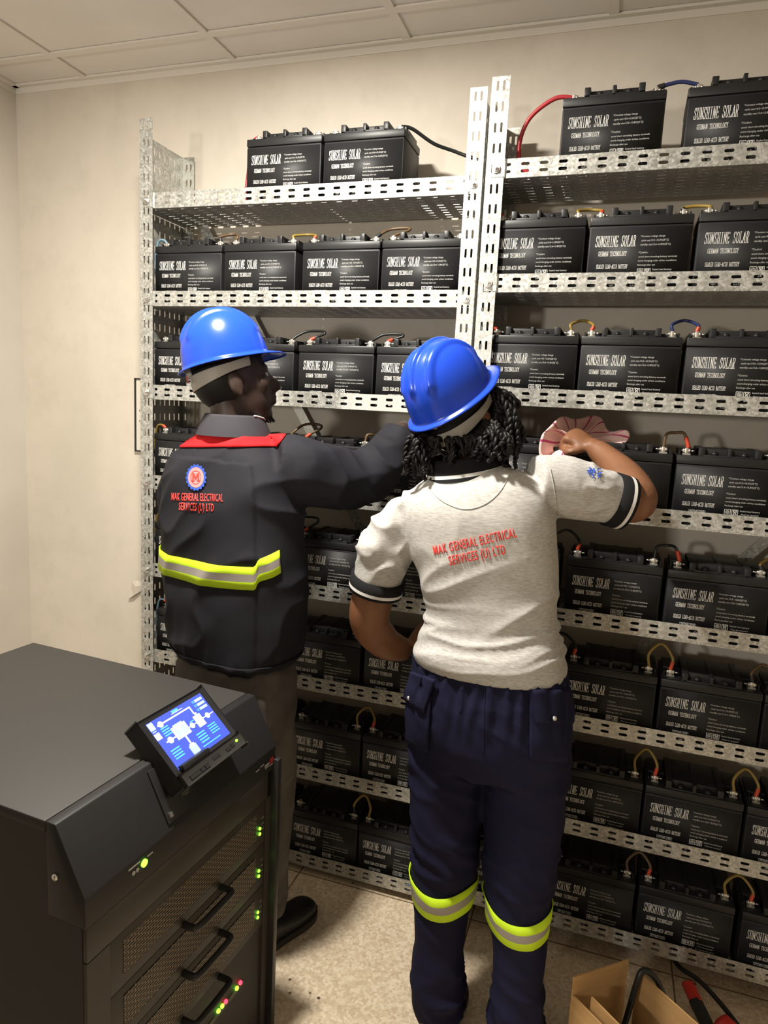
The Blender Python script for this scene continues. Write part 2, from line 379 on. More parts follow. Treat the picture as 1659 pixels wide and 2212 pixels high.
# ------------------------------------------------------------------ batteries
BW, BD, BH = .258, .168, .196
def nib_glyphs():
    G = {}
    t, b = .965, .035; mI, M_ = .5, .5
    L, R_ = .14, .86
    def sv(x, w=.22): return [[(x - w, b), (x + w, b)], [(x - w, t), (x + w, t)]]
    G['I'] = [[(.5, b), (.5, t)]] + sv(.5, .3)
    G['H'] = [[(L + .06, b), (L + .06, t)], [(R_ - .06, b), (R_ - .06, t)], [(L, .5), (R_, .5)]] + sv(L + .06, .16) + sv(R_ - .06, .16)
    G['N'] = [[(L + .02, b), (L + .02, t)], [(R_ - .02, b), (R_ - .02, t)], [(L, t), (R_, b)], [(L - .14, t), (L + .1, t)], [(L - .14, b), (L + .18, b)], [(R_ - .18, t), (R_ + .14, t)]]
    G['U'] = [[(L + .03, t), (L + .03, .22), (.26, .07), (.5, b), (.74, .07), (R_ - .03, .22), (R_ - .03, t)], [(L - .14, t), (L + .2, t)], [(R_ - .2, t), (R_ + .14, t)]]
    G['E'] = [[(L + .06, b), (L + .06, t)], [(L - .08, t), (R_, t), (R_, .82)], [(L, .5), (.68, .5)], [(.66, .58), (.66, .42)], [(L - .08, b), (R_, b), (R_ + .04, .2)]]
    G['F'] = G['E'][:4]
    G['L'] = [[(L + .1, b), (L + .1, t)], [(L - .08, t), (L + .34, t)], [(L - .08, b), (R_, b), (R_ + .04, .22)]]
    G['O'] = [[(.5, t), (.24, .9), (.13, .68), (.1, .5), (.13, .32), (.24, .1), (.5, b), (.76, .1), (.87, .32), (.9, .5), (.87, .68), (.76, .9), (.5, t)]]
    G['0'] = G['O']
    G['S'] = [[(.82, .72), (.8, .84), (.66, .94), (.48, t), (.28, .92), (.17, .79), (.2, .65), (.36, .55), (.62, .46), (.8, .36), (.85, .22), (.74, .09), (.5, b), (.28, .07), (.16, .18), (.13, .3)], [(.84, .72), (.84, .96)], [(.12, .05), (.12, .3)]]
    G['A'] = [[(.08, b), (.5, t), (.92, b)], [(.24, .34), (.78, .34)], [(-.06, b), (.26, b)], [(.7, b), (1.06, b)]]
    G['R'] = [[(L + .06, b), (L + .06, t)], [(L - .08, t), (.6, t), (.82, .86), (.84, .72), (.76, .58), (.56, .5), (L, .5)], [(.52, .5), (.72, .2), (.84, b), (1.02, b)], [(L - .08, b), (L + .26, b)]]
    G['B'] = [[(L + .06, b), (L + .06, t)], [(L - .08, t), (.58, t), (.8, .86), (.8, .66), (.58, .52), (L, .52)], [(.58, .52), (.86, .4), (.88, .16), (.62, b), (L - .08, b)]]
    G['D'] = [[(L + .06, b), (L + .06, t)], [(L - .08, t), (.5, t), (.8, .84), (.88, .5), (.8, .16), (.5, b), (L - .08, b)]]
    G['G'] = [[(.84, .72), (.76, .88), (.52, t), (.26, .88), (.13, .66), (.12, .34), (.26, .12), (.5, b), (.74, .1), (.8, .2), (.8, .42)], [(.6, .42), (1.0, .42)], [(.85, .7), (.85, .95)]]
    G['C'] = [[(.84, .72), (.76, .88), (.52, t), (.26, .88), (.13, .66), (.12, .34), (.26, .12), (.52, b), (.76, .1), (.88, .26)], [(.85, .7), (.85, .95)]]
    G['M'] = [[(.1, b), (.1, t)], [(.9, b), (.9, t)], [(.1, t), (.5, .1)], [(.9, t), (.5, .1)], [(-.04, b), (.26, b)], [(.74, b), (1.04, b)], [(-.04, t), (.14, t)], [(.86, t), (1.04, t)]]
    G['T'] = [[(.5, b), (.5, t)], [(.06, .78), (.06, t), (.94, t), (.94, .78)], [(.28, b), (.72, b)]]
    G['Y'] = [[(.06, t), (.5, .46), (.94, t)], [(.5, .46), (.5, b)], [(-.06, t), (.24, t)], [(.76, t), (1.06, t)], [(.3, b), (.7, b)]]
    G['V'] = [[(.06, t), (.5, b), (.94, t)], [(-.06, t), (.24, t)], [(.76, t), (1.06, t)]]
    G['-'] = [[(.12, .45), (.88, .45)], [(.12, .49), (.88, .49)]]
    G['1'] = [[(.3, .84), (.55, t), (.55, b)], [(.3, b), (.8, b)]]
    G['2'] = [[(.16, .74), (.26, .92), (.5, t), (.76, .9), (.84, .72), (.7, .5), (.14, b), (.86, b), (.9, .22)]]
    G['7'] = [[(.12, .8), (.12, t), (.88, t), (.5, .5), (.4, b)]]
    G['('] = [[(.75, t + .03), (.45, .75), (.38, .5), (.45, .25), (.75, 0)]]
    G[')'] = [[(.25, t + .03), (.55, .75), (.62, .5), (.55, .25), (.25, 0)]]
    return G
GLY = nib_glyphs()
def nib_text(bm, s, x0, x1, z0, z1, y, nw=.24, nh=.055, mi=0, gap=.16, slant=0.0):
    """serif lettering drawn with a broad nib, filling x0..x1 by z0..z1 on the plane y"""
    cw = (x1 - x0) / len(s); w = cw * (1 - gap); h = z1 - z0
    for i, ch in enumerate(s):
        if ch == ' ': continue
        ox = x0 + i * cw + cw * gap / 2
        for st in GLY[ch]:
            for (ax, ay), (bx, by) in zip(st[:-1], st[1:]):
                if (ax, ay) > (bx, by): ax, ay, bx, by = bx, by, ax, ay
                hx, hy = nw / 2, nh / 2
                if by >= ay: P = [(ax - hx, ay - hy), (ax + hx, ay - hy), (bx + hx, by - hy), (bx + hx, by + hy), (bx - hx, by + hy), (ax - hx, ay + hy)]
                else: P = [(ax - hx, ay + hy), (ax - hx, ay - hy), (bx - hx, by - hy), (bx + hx, by - hy), (bx + hx, by + hy), (ax + hx, ay + hy)]
                f = bm.faces.new([bm.verts.new((ox + px * w + pz * h * slant, y, z0 + pz * h)) for px, pz in P]); f.material_index = mi
def strip(bm, pts, wd, y, mi):
    for (ax, az), (bx, bz) in zip(pts[:-1], pts[1:]):
        d = V((bx - ax, 0, bz - az)); 
        if d.length < 1e-6: continue
        d.normalize(); s = V((-d.z, 0, d.x)) * wd / 2; e = d * wd * .4
        A, B = V((ax, y, az)) - e, V((bx, y, bz)) + e
        f = bm.faces.new([bm.verts.new(p) for p in (A - s, B - s, B + s, A + s)]); f.material_index = mi
def circ(cx, cz, r, n=16, a0=0, a1=2 * PI): return [(cx + r * math.cos(a0 + (a1 - a0) * k / n), cz + r * math.sin(a0 + (a1 - a0) * k / n)) for k in range(n + 1)]
def disc(bm, cx, cz, r, y, mi, n=16):
    f = bm.faces.new([bm.verts.new((x, y, z)) for x, z in circ(cx, cz, r, n)[:-1]]); f.material_index = mi
def label_mesh():
    bm = bmesh.new(); y = -.0006; X = lambda u: u * BW; Z = lambda v: v * BH
    nib_text(bm, 'SUNSHINE SOLAR', X(.068), X(.468), Z(.585), Z(.735), y, .19, .030, 0, .14, .03)
    nib_text(bm, 'GERMAN TECHNOLOGY', X(.108), X(.39), Z(.465), Z(.528), y, .18, .06, 0, .14)
    nib_text(bm, 'SEALED LEAD-ACID BATTERY', X(.098), X(.41), Z(.300), Z(.355), y, .18, .07, 0, .12)
    nib_text(bm, '12V70AH(20HR)', X(.165), X(.335), Z(.198), Z(.248), y, .18, .07, 0, .12)
    def small(s, u, v, h, wd, mi=1):
        t = text_bm(s, 1.0, 1.0, off=.0); xs = [p.co.x for p in t.verts]; x0, x1 = min(xs), max(xs)
        k = X(wd) / (x1 - x0)
        merge(bm, t, lambda c: V((X(u) + (c.x - x0) * k, y, Z(v) + c.y * Z(h) * 1.35)), mi)
    small('*Constant voltage charge', .512, .705, .024, .235)
    small('cycle use:14.5~15.0V(25\u2103)'.replace('\u2103', '\u00b0C'), .522, .651, .026, .262)
    small('standby use:13.6~13.8V(25\u00b0C)', .516, .597, .026, .290)
    small('*Caution:', .506, .495, .026, .09)
    small('avoid short circuiting battery terminals', .510, .440, .024, .37)
    small('avoid charging under airless conditions', .508, .388, .024, .37)
    small('Recharge after use', .506, .334, .024, .17)
    small('Sealed lead battery', .655, .272, .024, .185)
    small('Must be recycled', .668, .226, .024, .16)
    small('Or disposed properly', .650, .180, .024, .20)
    small('INTERNATIONAL CO.', .575, .085, .018, .26)
    for cu in (.538, .608):
        cx, cz, r = X(cu), Z(.255), .0072
        strip(bm, [(cx - r, cz - r), (cx + r, cz - r), (cx + r, cz + r), (cx - r, cz + r), (cx - r, cz - r)], .0011, y, 0)
        small('pb', cu - .018, .166, .022, .036, 0)
    cx, cz = X(.538), Z(.255)
    for k in range(6):
        a = k * PI / 3; strip(bm, circ(cx + .0034 * math.cos(a), cz + .0034 * math.sin(a), .0017, 8), .0008, y, 0)
    cx = X(.608); strip(bm, [(cx - .0042, cz + .0052), (cx + .0042, cz - .0052)], .0013, y, 0); strip(bm, [(cx + .0042, cz + .0052), (cx - .0042, cz - .0052)], .0013, y, 0)
    strip(bm, [(cx - .004, cz + .0054), (cx + .004, cz + .0054), (cx + .0026, cz - .0054), (cx - .0026, cz - .0054), (cx - .004, cz + .0054)], .0008, y, 0)
    # row of safety marks along the foot
    zc = Z(.098)
    for i in range(4):
        cx = X(.118 + .072 * i); 
        if i in (1, 2): disc(bm, cx, zc, .0068, y, 1)
        else:
            strip(bm, circ(cx, zc, .0064), .0014, y, 1); strip(bm, [(cx - .0045, zc + .0045), (cx + .0045, zc - .0045)], .0013, y, 1)
            if i == 3: strip(bm, [(cx - .003, zc - .004), (cx - .003, zc + .003), (cx + .003, zc + .003), (cx + .003, zc - .004)], .0013, y, 1)
    for i in (4, 5):
        cx = X(.118 + .072 * i); strip(bm, [(cx - .007, zc - .0055), (cx + .007, zc - .0055), (cx, zc + .0065), (cx - .007, zc - .0055)], .0012, y, 1)
        strip(bm, [(cx, zc + .002), (cx, zc - .003)], .0016, y, 1)
    me = bpy.data.meshes.new('printed_label'); bm.to_mesh(me); bm.free()
    me.materials.append(print_m); me.materials.append(grey_m); return me
def battery_proto():
    t = thing('battery', 'proto', 'battery', group='black sealed batteries on the racks')
    bm = bmesh.new()
    box(bm, 0, BW, 0, BD, 0, BH - .026, bev=.005)
    bm2 = bmesh.new(); box(bm2, .004, BW - .004, -.0003, .001, .018, BH - .032); merge(bm, bm2)      # the smooth label panel of the face
    obj('case', bm, abs_m, t, angle=.6)
    bm = bmesh.new()
    box(bm, -.0008, BW + .0008, -.0008, BD + .0008, BH - .0255, BH - .002, bev=.004)
    # raised tower over the cells: low deck, back wall, pillars with recesses between
    x0, x1 = BW * .205, BW * .795; z0 = BH - .006
    box(bm, x0, x1, .004, BD - .012, z0, BH + .002, bev=.001)
    box(bm, x0, x1, .024, BD - .012, z0, BH + .0185, bev=.0015)
    for xx, wd in ((x0 + .008, .016), ((x0 + x1) / 2, .010), (x1 - .008, .016)):
        box(bm, xx - wd / 2, xx + wd / 2, .004, BD - .014, z0, BH + .0215, bev=.002)
    for xx in (BW * .02, BW * .80):      # terminal bays: shallow walls
        box(bm, xx, xx + BW * .18, .062, BD - .02, z0, BH + .013, bev=.0015)
        box(bm, xx + (0 if xx < .1 else BW * .18 - .004), xx + (.004 if xx < .1 else BW * .18), .03, .07, z0, BH + .011)
    obj('lid', bm, absl_m, t, angle=.6)
    for xx in (BW * .36, BW * .64):
        bm = bmesh.new(); cyl(bm, (xx, .0145, BH + .001), (xx, .0145, BH + .009), .0080, 14); cyl(bm, (xx, .0145, BH + .009), (xx, .0145, BH + .0115), .005, 10)
        obj('valve_cap', bm, absl_m, t, angle=.6)
    for sgn, xx in ((-1, BW * .095), (1, BW * .905)):
        bm = bmesh.new()
        box(bm, xx - .010, xx + .010, .026, .046, BH - .004, BH + .002)
        box(bm, xx - .0045, xx + .0045, .027, .041, BH + .001, BH + .0165, bev=.001)
        cyl(bm, (xx - .012, .033, BH + .009), (xx + .012, .033, BH + .009), .0028, 8)
        cyl(bm, (xx + .0045, .033, BH + .009), (xx + .0095, .033, BH + .009), .0062, 6)
        cyl(bm, (xx - .0095, .033, BH + .009), (xx - .0045, .033, BH + .009), .0058, 6)
        cyl(bm, (xx - sgn * .012, .033, BH + .009), (xx - sgn * .020, .033, BH + .009), .0022, 8)
        obj('terminal', bm, lead_m, t, angle=.6)
    o = link('printed_label', label_mesh(), None, t)
    return t
ORD = ['top', 'second', 'third', 'fourth', 'fifth', 'sixth', 'seventh', 'lowest']
NTH = ['first', 'second', 'third', 'fourth']
PROTO = battery_proto(); first_used = [False]
BAT = {}
def place_battery(side, row, col, xw, yw, z, rot, label):
    o = PROTO if not first_used[0] else dup_tree(PROTO)
    first_used[0] = True
    o.location = (xw, yw, z); o.rotation_euler = (0, 0, rot); o['label'] = label
    BAT[(side, row, col)] = (V((xw, yw, z)), rot)
rowsL = {1: [(3, .346), (4, .611)], 2: [(1, .002), (2, .271), (3, .551), (4, .817)], 3: [(1, .000), (2, .274), (3, .547), (4, .814)],
         4: [(1, .000), (2, .276), (3, .545), (4, .812)], 5: [(1, .000), (2, .275), (3, .548), (4, .818)], 6: [(1, .004), (2, .278), (3, .549), (4, .820)],
         7: [(2, .285), (3, .562), (4, .828)], 8: [(2, .290), (3, .566), (4, .829)]}
rowsR = {1: [(1, 1.326), (2, 1.636)], 2: [(1, 1.156), (2, 1.424), (3, 1.694), (4, 1.962)], 3: [(1, 1.163), (2, 1.428), (3, 1.698), (4, 1.968)],
         4: [(1, 1.160), (2, 1.437), (3, 1.706), (4, 1.975)], 5: [(1, 1.164), (2, 1.445), (3, 1.716), (4, 1.985)], 6: [(1, 1.172), (2, 1.462), (3, 1.730), (4, 1.994)],
         7: [(1, 1.170), (2, 1.457), (3, 1.722), (4, 1.988)], 8: [(1, 1.176), (2, 1.466), (3, 1.736), (4, 2.012)]}
random.seed(11)
def lab(side, row, col, n):
    if side == 'left' and row == 1:
        return 'black sealed battery on the top shelf of the left rack, %s of the two there' % ('left' if col == 3 else 'right')
    if side == 'right' and row == 1:
        return 'black sealed battery on the top shelf of the right rack, %s' % ('beside the red cable loop' if col == 1 else 'at the picture edge')
    return 'black sealed battery, %s from the left on the %s shelf of the %s rack' % (NTH[col - 1], ORD[row - 1] if row in (1, 8) else ORD[row - 1] + ' highest', side)
for row, cols in rowsL.items():
    for col, x in cols: place_battery('left', row, col, x, .012 + random.uniform(0, .006), ZL[row - 1] - LIP + .004, random.uniform(-.006, .006), lab('left', row, col, 4))
for row, cols in rowsR.items():
    for col, x in cols: place_battery('right', row, col, x, RY - .0154 * (x - RX) + .016 + random.uniform(0, .006), ZR[row - 1] - LIP + .004, RROT + random.uniform(-.006, .006), lab('right', row, col, 4))

# ------------------------------------------------------------------ jumper cables between batteries
def term(side, row, col, end):
    p, r = BAT[(side, row, col)]
    return p + V((math.cos(r), math.sin(r), 0)) * (BW * (.09 if end == 0 else .91)) + V((0, .033, BH + .016))
def cable(name, label, pts, col, r=.0042, boots=(), group='battery jumper cables'):
    loc = V(pts[0])
    t = thing(name, label, 'cable', loc, 0, group)
    bm = bmesh.new(); tube(bm, pts, r, 8, 8); obj('wire', bm, CB[col], t, smooth=True, off=loc)
    for i, mt in boots:
        q = cat([list(p) for p in pts], 8); q = [V(p) for p in q]
        seg = q[:7] if i == 0 else q[-7:]
        bm = bmesh.new(); tube(bm, [seg[0], seg[3], seg[6]], r * 1.35, 8, 3); obj('sleeve', bm, mt, t, smooth=True, off=loc)
    return t
def jumper(side, row, col, colour, h, red=True, lean=.02, style='arc'):
    a, b = term(side, row, col, 1), term(side, row, col + 1, 0)
    d = b - a; hh = h
    if style == 'flat':
        pts = [a, a + V((.004, lean * .3, hh * .9)), a + d * .5 + V((0, lean, hh * 1.05)), b + V((-.008, lean * .3, hh)), b + V((.006, 0, .0))]
    elif style == 'swan':   # leans to the right and folds back on itself
        pts = [a, a + V((.015, .01, hh * .45)), a + d * .7 + V((0, lean, hh * .9)), b + V((.035, lean, hh * .95)), b + V((.045, lean * .7, hh * .7)), b + V((.020, .01, hh * .35)), b]
    else:
        pts = [a, a + V((-.004, .004, hh * .55)), a + d * .35 + V((0, lean, hh)), b - d * .3 + V((0, lean, hh * .97)), b + V((.004, .004, hh * .5)), b]
    cable('battery_cable', '%s jumper cable joining %s and %s batteries, %s shelf of the %s rack' % (colour, NTH[col - 1], NTH[col], ORD[row - 1] if row in (1, 8) else ORD[row - 1] + ' highest', side), pts,
          {'olive': 'olive', 'brown': 'brown', 'black': 'black', 'dark blue': 'blue', 'yellowish': 'yellow', 'blue': 'blue'}[colour], .0042, [(1, boot_red)] if red else [(0, boot_blk)])
jumper('left', 2, 1, 'brown', .028, False, .03); jumper('left', 2, 2, 'olive', .020, True, .03); jumper('left', 2, 3, 'brown', .032, False, .03, 'swan')
jumper('left', 3, 2, 'black', .032, True, .02, 'swan'); jumper('left', 3, 3, 'black', .026, True, .02, 'swan'); jumper('left', 3, 1, 'black', .030, True)
jumper('left', 4, 2, 'brown', .045, True, .03, 'swan'); jumper('left', 4, 3, 'brown', .022, True, .02, 'flat')
jumper('left', 5, 2, 'black', .05, True, .02, 'swan'); jumper('left', 5, 3, 'black', .04, True)
jumper('left', 6, 3, 'brown', .05, True); jumper('left', 7, 3, 'olive', .055, True); jumper('left', 8, 3, 'yellowish', .06, False)
jumper('right', 2, 1, 'olive', .014, True, .02); jumper('right', 2, 2, 'yellowish', .010, False, .01); jumper('right', 3, 1, 'olive', .030, True, .03); jumper('right', 3, 2, 'dark blue', .032, True, .03)
jumper('right', 4, 2, 'brown', .038, True, .02, 'flat'); jumper('right', 5, 1, 'black', .05, True); jumper('right', 5, 2, 'black', .036, True, .02, 'flat'); jumper('right', 5, 3, 'olive', .03, False)
jumper('right', 6, 1, 'black', .05, True); jumper('right', 6, 2, 'olive', .062, True, .02); jumper('right', 6, 3, 'brown', .045, False)
jumper('right', 7, 2, 'olive', .062, True, .02); jumper('right', 7, 3, 'olive', .06, True); jumper('right', 8, 2, 'brown', .05, True); jumper('right', 8, 3, 'olive', .05, True)
a, b = term('right', 1, 1, 1), term('right', 1, 2, 0)
cable('battery_cable', 'dark blue cable between the two batteries on the right rack top shelf', [a, a + (b - a) * .25 + V((0, 0, .006)), a + (b - a) * .6 + V((0, 0, .010)), b], 'blue', .0052, [(0, boot_blk)])
a = term('right', 1, 1, 0)
cable('battery_cable', 'red cable looping down behind the right rack top shelf lip', [a + V((0, 0, -.006)), a + V((-.05, 0, -.004)), a + V((-.115, .01, -.045)), a + V((-.14, .02, -.11)), a + V((-.125, .015, -.175)), a + V((-.085, .02, -.188)), a + V((-.045, .05, -.195))], 'red', .0062)
a = term('left', 1, 4, 1)
cable('battery_cable', 'black cable from the top left-rack battery to the right upright', [a + V((0, 0, -.002)), a + V((.03, .02, -.003)), a + V((.09, .06, -.035)), a + V((.16, .09, -.055)), a + V((.25, .09, -.10)), a + V((.255, .06, -.20))], 'black', .0055)
a = term('left', 1, 3, 0)
cable('battery_cable', 'red cable hanging left of the batteries on the left rack top shelf', [a, a + V((-.03, .01, -.02)), a + V((-.05, .02, -.12)), a + V((-.055, .02, -.175)), a + V((-.05, .05, -.195))], 'red', .0045)
for row, colour, mt, nm in ((2, 'grey', None, 'pale blue'), (4, 'olive', boot_red, 'olive'), (5, 'olive', boot_red, 'tan'), (6, 'grey', boot_red, 'pale blue')):
    a = term('left', row, 1, 0)
    cable('battery_cable', '%s lead at the left end of the %s highest shelf, left rack' % (nm, ORD[row - 1]), [a, a + V((-.016, 0, .010)), a + V((-.036, .0, .0)), a + V((-.052, .01, -.06)), a + V((-.056, .03, -.12))], colour, .0042, [(0, mt)] if mt else [])
for row, colour in ((2, 'red'), (3, 'red')):
    a = term('right', row, 1, 0)
    cable('battery_cable', 'red-ended lead at the left end of the %s highest shelf, right rack' % ORD[row - 1], [a, a + V((-.015, 0, .004)), a + V((-.03, .005, -.01)), a + V((-.035, .02, -.05))], colour if row == 2 else 'black', .0042, [(0, boot_red)])
a = V((1.155, RY + .008, 2.09))
cable('battery_cable', 'thin black cable sagging in front of the first battery, second shelf, right rack', [a, a + V((.004, -.002, -.05)), a + V((.03, -.003, -.085)), a + V((.065, .0, -.105)), a + V((.075, .004, -.125))], 'black', .0035)
a = BAT[('left', 8, 4)][0]
cable('battery_cable', 'pale blue lead lying along the lowest shelf of the left rack', [a + V((.12, -.004, .012)), a + V((.20, -.005, .022)), a + V((.262, -.003, .055)), a + V((.266, .03, .10))], 'grey', .0042)

# ------------------------------------------------------------------ things on the back wall
t = thing('wall_panel', 'white blank cover plate with black edge on the wall beside the left rack', 'panel', (-.215, WY, 1.553))
bm = bmesh.new(); box(bm, -.055, .055, -.007, 0, -.14, .14, bev=.002); obj('plate', bm, mat('panel_white', (.72, .67, .58), .5), t)
bm = bmesh.new()
for x0, x1, z0, z1 in ((-.058, .058, .140, .1445), (-.058, .058, -.1445, -.140), (-.0595, -.0555, -.1445, .1445), (.0555, .0595, -.1445, .1445)): box(bm, x0, x1, -.012, 0, z0, z1)
obj('frame', bm, plast_m, t)
for z in (.02, -.022):
    bm = bmesh.new(); cyl(bm, (-.035, -.006, z), (-.035, -.009, z), .004, 10); obj('screw', bm, steel_m, t, angle=.6)
bm = bmesh.new()
P = [[(0, 0, 0), (.035, -.012, .012), (.075, -.004, .012)], [(-.002, -.002, -.03), (.030, -.02, -.012), (.075, -.004, -.008)], [(-.012, -.008, -.075), (.02, -.016, -.055), (.072, -.003, -.018)]]
vv = [[bm.verts.new(V(p) + V((-.298, WY - .002, .868))) for p in r] for r in P]
for i in range(2):
    for j in range(2): bm.faces.new((vv[i][j], vv[i][j + 1], vv[i + 1][j + 1], vv[i + 1][j]))
o = obj('paper_scrap', bm, wall_m, smooth=False); solid(o, .0008); tag(o, 'torn scrap of painted paper peeling off the wall beside the left rack', 'paper')

# ------------------------------------------------------------------ power cabinet with its tilted display
# built in its own frame: x out of the front face, y along it, z up from world zero
CO = V((.778, -.90, 0))
cab = thing('power_cabinet', 'dark grey power cabinet with sloped hood and vented modules in the foreground', 'cabinet', CO, math.radians(-4.5))
X0, XT, Y0, Y1, CT, CL = -.825, -.065, -.302, .312, .900, .778
def prism(bm, prof, y0, y1, mi=0):
    a = [bm.verts.new((x, y0, z)) for x, z in prof]; b = [bm.verts.new((x, y1, z)) for x, z in prof]; k = len(prof)
    bm.faces.new(a).material_index = mi; bm.faces.new(b[::-1]).material_index = mi
    for i in range(k): bm.faces.new((a[i], b[i], b[(i + 1) % k], a[(i + 1) % k])).material_index = mi
    bmesh.ops.recalc_face_normals(bm, faces=bm.faces)
bm = bmesh.new(); prism(bm, [(X0, FZ), (-.012, FZ), (-.012, CL - .06), (XT - .02, CL - .06), (XT - .02, CT - .022), (X0, CT - .022)], Y0 + .003, Y1 - .003)
obj('body', bm, cab_m, cab)
bm = bmesh.new(); box(bm, X0 - .004, XT - .024, Y0, Y1, CT - .0215, CT, bev=.004); obj('top_panel', bm, mat('cabinet_top_lit_coat', (.040, .037, .034), .6, spec=.4), cab, angle=.6)  # cabinet coat lightened here: brightness of the lit top put into its colour
bm = bmesh.new(); prism(bm, [(XT - .0225, CL - .058), (XT - .0225, CT), (XT, CT), (0, CL), (0, CL - .058)], Y0, Y1)
bmesh.ops.bevel(bm, geom=list(bm.edges), offset=.003, segments=2, affect='EDGES', profile=.5)
obj('hood', bm, mat('cabinet_hood_shade_coat', (.0155, .0145, .0155), .55, spec=.4), cab, angle=.6)  # same coat darkened: the hood's shaded tone is put into its colour
bm = bmesh.new()
box(bm, -.012, -.002, Y0 + .004, Y1 - .030, .652, CL - .059, bev=.002)
box(bm, -.012, -.003, Y0 + .004, Y0 + .058, FZ, .650); box(bm, -.012, -.004, Y1 - .034, Y1 - .012, FZ, .650)
obj('front_frame', bm, cabd_m, cab, angle=.6)
bm = bmesh.new(); box(bm, -.03, .016, Y1 - .012, Y1 + .006, FZ, CL - .03, bev=.003); obj('side_trim', bm, plast_m, cab, angle=.6)
vent_m = mat('vented_panel', (.040, .033, .026), .5, spec=.35); n = N(vent_m)
br = n.add('ShaderNodeTexBrick'); br.inputs['Scale'].default_value = 1; br.inputs['Brick Width'].default_value = .018; br.inputs['Row Height'].default_value = .0060
br.inputs['Mortar Size'].default_value = .0010; br.inputs['Mortar Smooth'].default_value = .1
for k_, c_ in (('Color1', (.004, .0035, .003, 1)), ('Color2', (.004, .0035, .003, 1)), ('Mortar', (.26, .205, .14, 1))): br.inputs[k_].default_value = c_
sep = n.add('ShaderNodeSeparateXYZ'); cmb = n.add('ShaderNodeCombineXYZ'); n.l(n.tc.outputs['Object'], sep.inputs[0]); n.l(sep.outputs[1], cmb.inputs[0]); n.l(sep.outputs[2], cmb.inputs[1]); n.l(cmb.outputs[0], br.inputs['Vector'])
n.col(br.outputs[0]); n.bump(br.outputs['Fac'], .6, .002)
line_m = mat('silkscreen_line', (.42, .42, .40), .5)
for i in range(3):
    zt = .649 - .1155 * i; zb = zt - .1145
    bm = bmesh.new(); box(bm, -.014, -.005, Y0 + .060, Y1 - .036, zb, zt, bev=.0015)
    mod = obj('power_module', bm, cabd_m, cab, angle=.6)
    bm = bmesh.new(); box(bm, -.006, -.0035, Y0 + .092, Y1 - .076, zb + .026, zt - .019); obj('vent_grille', bm, vent_m, mod)
    bm = bmesh.new(); zh = zb - .006
    tube(bm, [(-.006, -.036, zh + .006), (.020, -.036, zh + .006), (.028, -.026, zh + .006), (.029, .03, zh + .005), (.028, .084, zh + .004), (.020, .094, zh + .004), (-.006, .094, zh + .004)], .0075, 10, 5)
    obj('handle', bm, plast_m, mod, smooth=True)
    for dz in (0, -.0145):
        bm = bmesh.new(); ball(bm, (-.004, .2535, zt - .065 + dz), .003, .0042, .0042, sub=2); obj('indicator', bm, led_g, mod, smooth=True)
    bm = bmesh.new()
    for dz in (.022, .006, -.009): box(bm, -.0052, -.0046, .262, .272, zt - .065 + dz, zt - .0637 + dz)
    obj('marking', bm, line_m, mod)
# the open bay below: louvred dark panel with a small board of lamps
zt = .649 - .1155 * 3
lou_m = mat('louvre_dark', (.018, .015, .013), .5); n = N(lou_m)
wv = n.add('ShaderNodeTexWave'); wv.bands_direction = 'Y'; wv.inputs['Scale'].default_value = 42; n.l(n.tc.outputs['Object'], wv.inputs['Vector']); n.bump(wv.outputs['Fac'], .8, .003)
bm = bmesh.new(); box(bm, -.040, -.030, Y0 + .060, Y1 - .036, FZ, zt - .001); bay = obj('lower_bay', bm, lou_m, cab)
bm = bmesh.new(); box(bm, -.030, -.016, Y0 + .060, .105, .215, zt - .004, bev=.002); obj('cover_plate', bm, cabd_m, bay, angle=.6)
bm = bmesh.new(); box(bm, -.030, -.010, .055, .205, .186, .200, bev=.001); obj('lamp_strip', bm, mat('lamp_strip_grey', (.085, .075, .055), .5), bay, angle=.6)
for y, z, mt in ((.187, .206, led_r), (.172, .203, led_g), (.126, .206, led_r), (.112, .206, led_g), (.097, .206, led_g)):
    bm = bmesh.new(); ball(bm, (-.008, y, z), .0045, .0055, .0055, sub=2); obj('indicator', bm, mt, bay, smooth=True)
# lamp and print on the hood's lower edge
bm = bmesh.new(); cyl(bm, (-.001, -.160, .758), (.003, -.160, .758), .0075, 14); obj('power_lamp', bm, led_g, cab, angle=.6)
bm = bmesh.new()
for y in (-.188, -.178): cyl(bm, (-.001, y, .755), (.002, y, .755), .004, 10)
box(bm, -.001, .0008, -.20, -.17, .766, .769); box(bm, -.001, .0008, -.150, -.136, .764, .767)
obj('marking', bm, line_m, cab)
bm = bmesh.new()
box(bm, .0002, .0008, .222, .238, .750, .753); box(bm, .0002, .0008, .242, .258, .753, .756)
obj('marking', bm, line_m, cab)
bm = bmesh.new(); box(bm, .0002, .0010, .284, .302, .742, .756, mi=1); box(bm, .0002, .0010, .262, .281, .743, .749, mi=0); box(bm, .0002, .0010, .264, .28, .738, .7405, mi=0); box(bm, .0002, .001, .284, .300, .736, .7385, mi=0)
obj('badge', bm, [line_m, mat('badge_red', (.40, .03, .02), .4)], cab)
bm = bmesh.new()
cyl(bm, (-.068, Y0 - .002, .80), (-.068, Y0 + .003, .80), .006, 12)
obj('side_screw', bm, steel_m, cab, angle=.6)

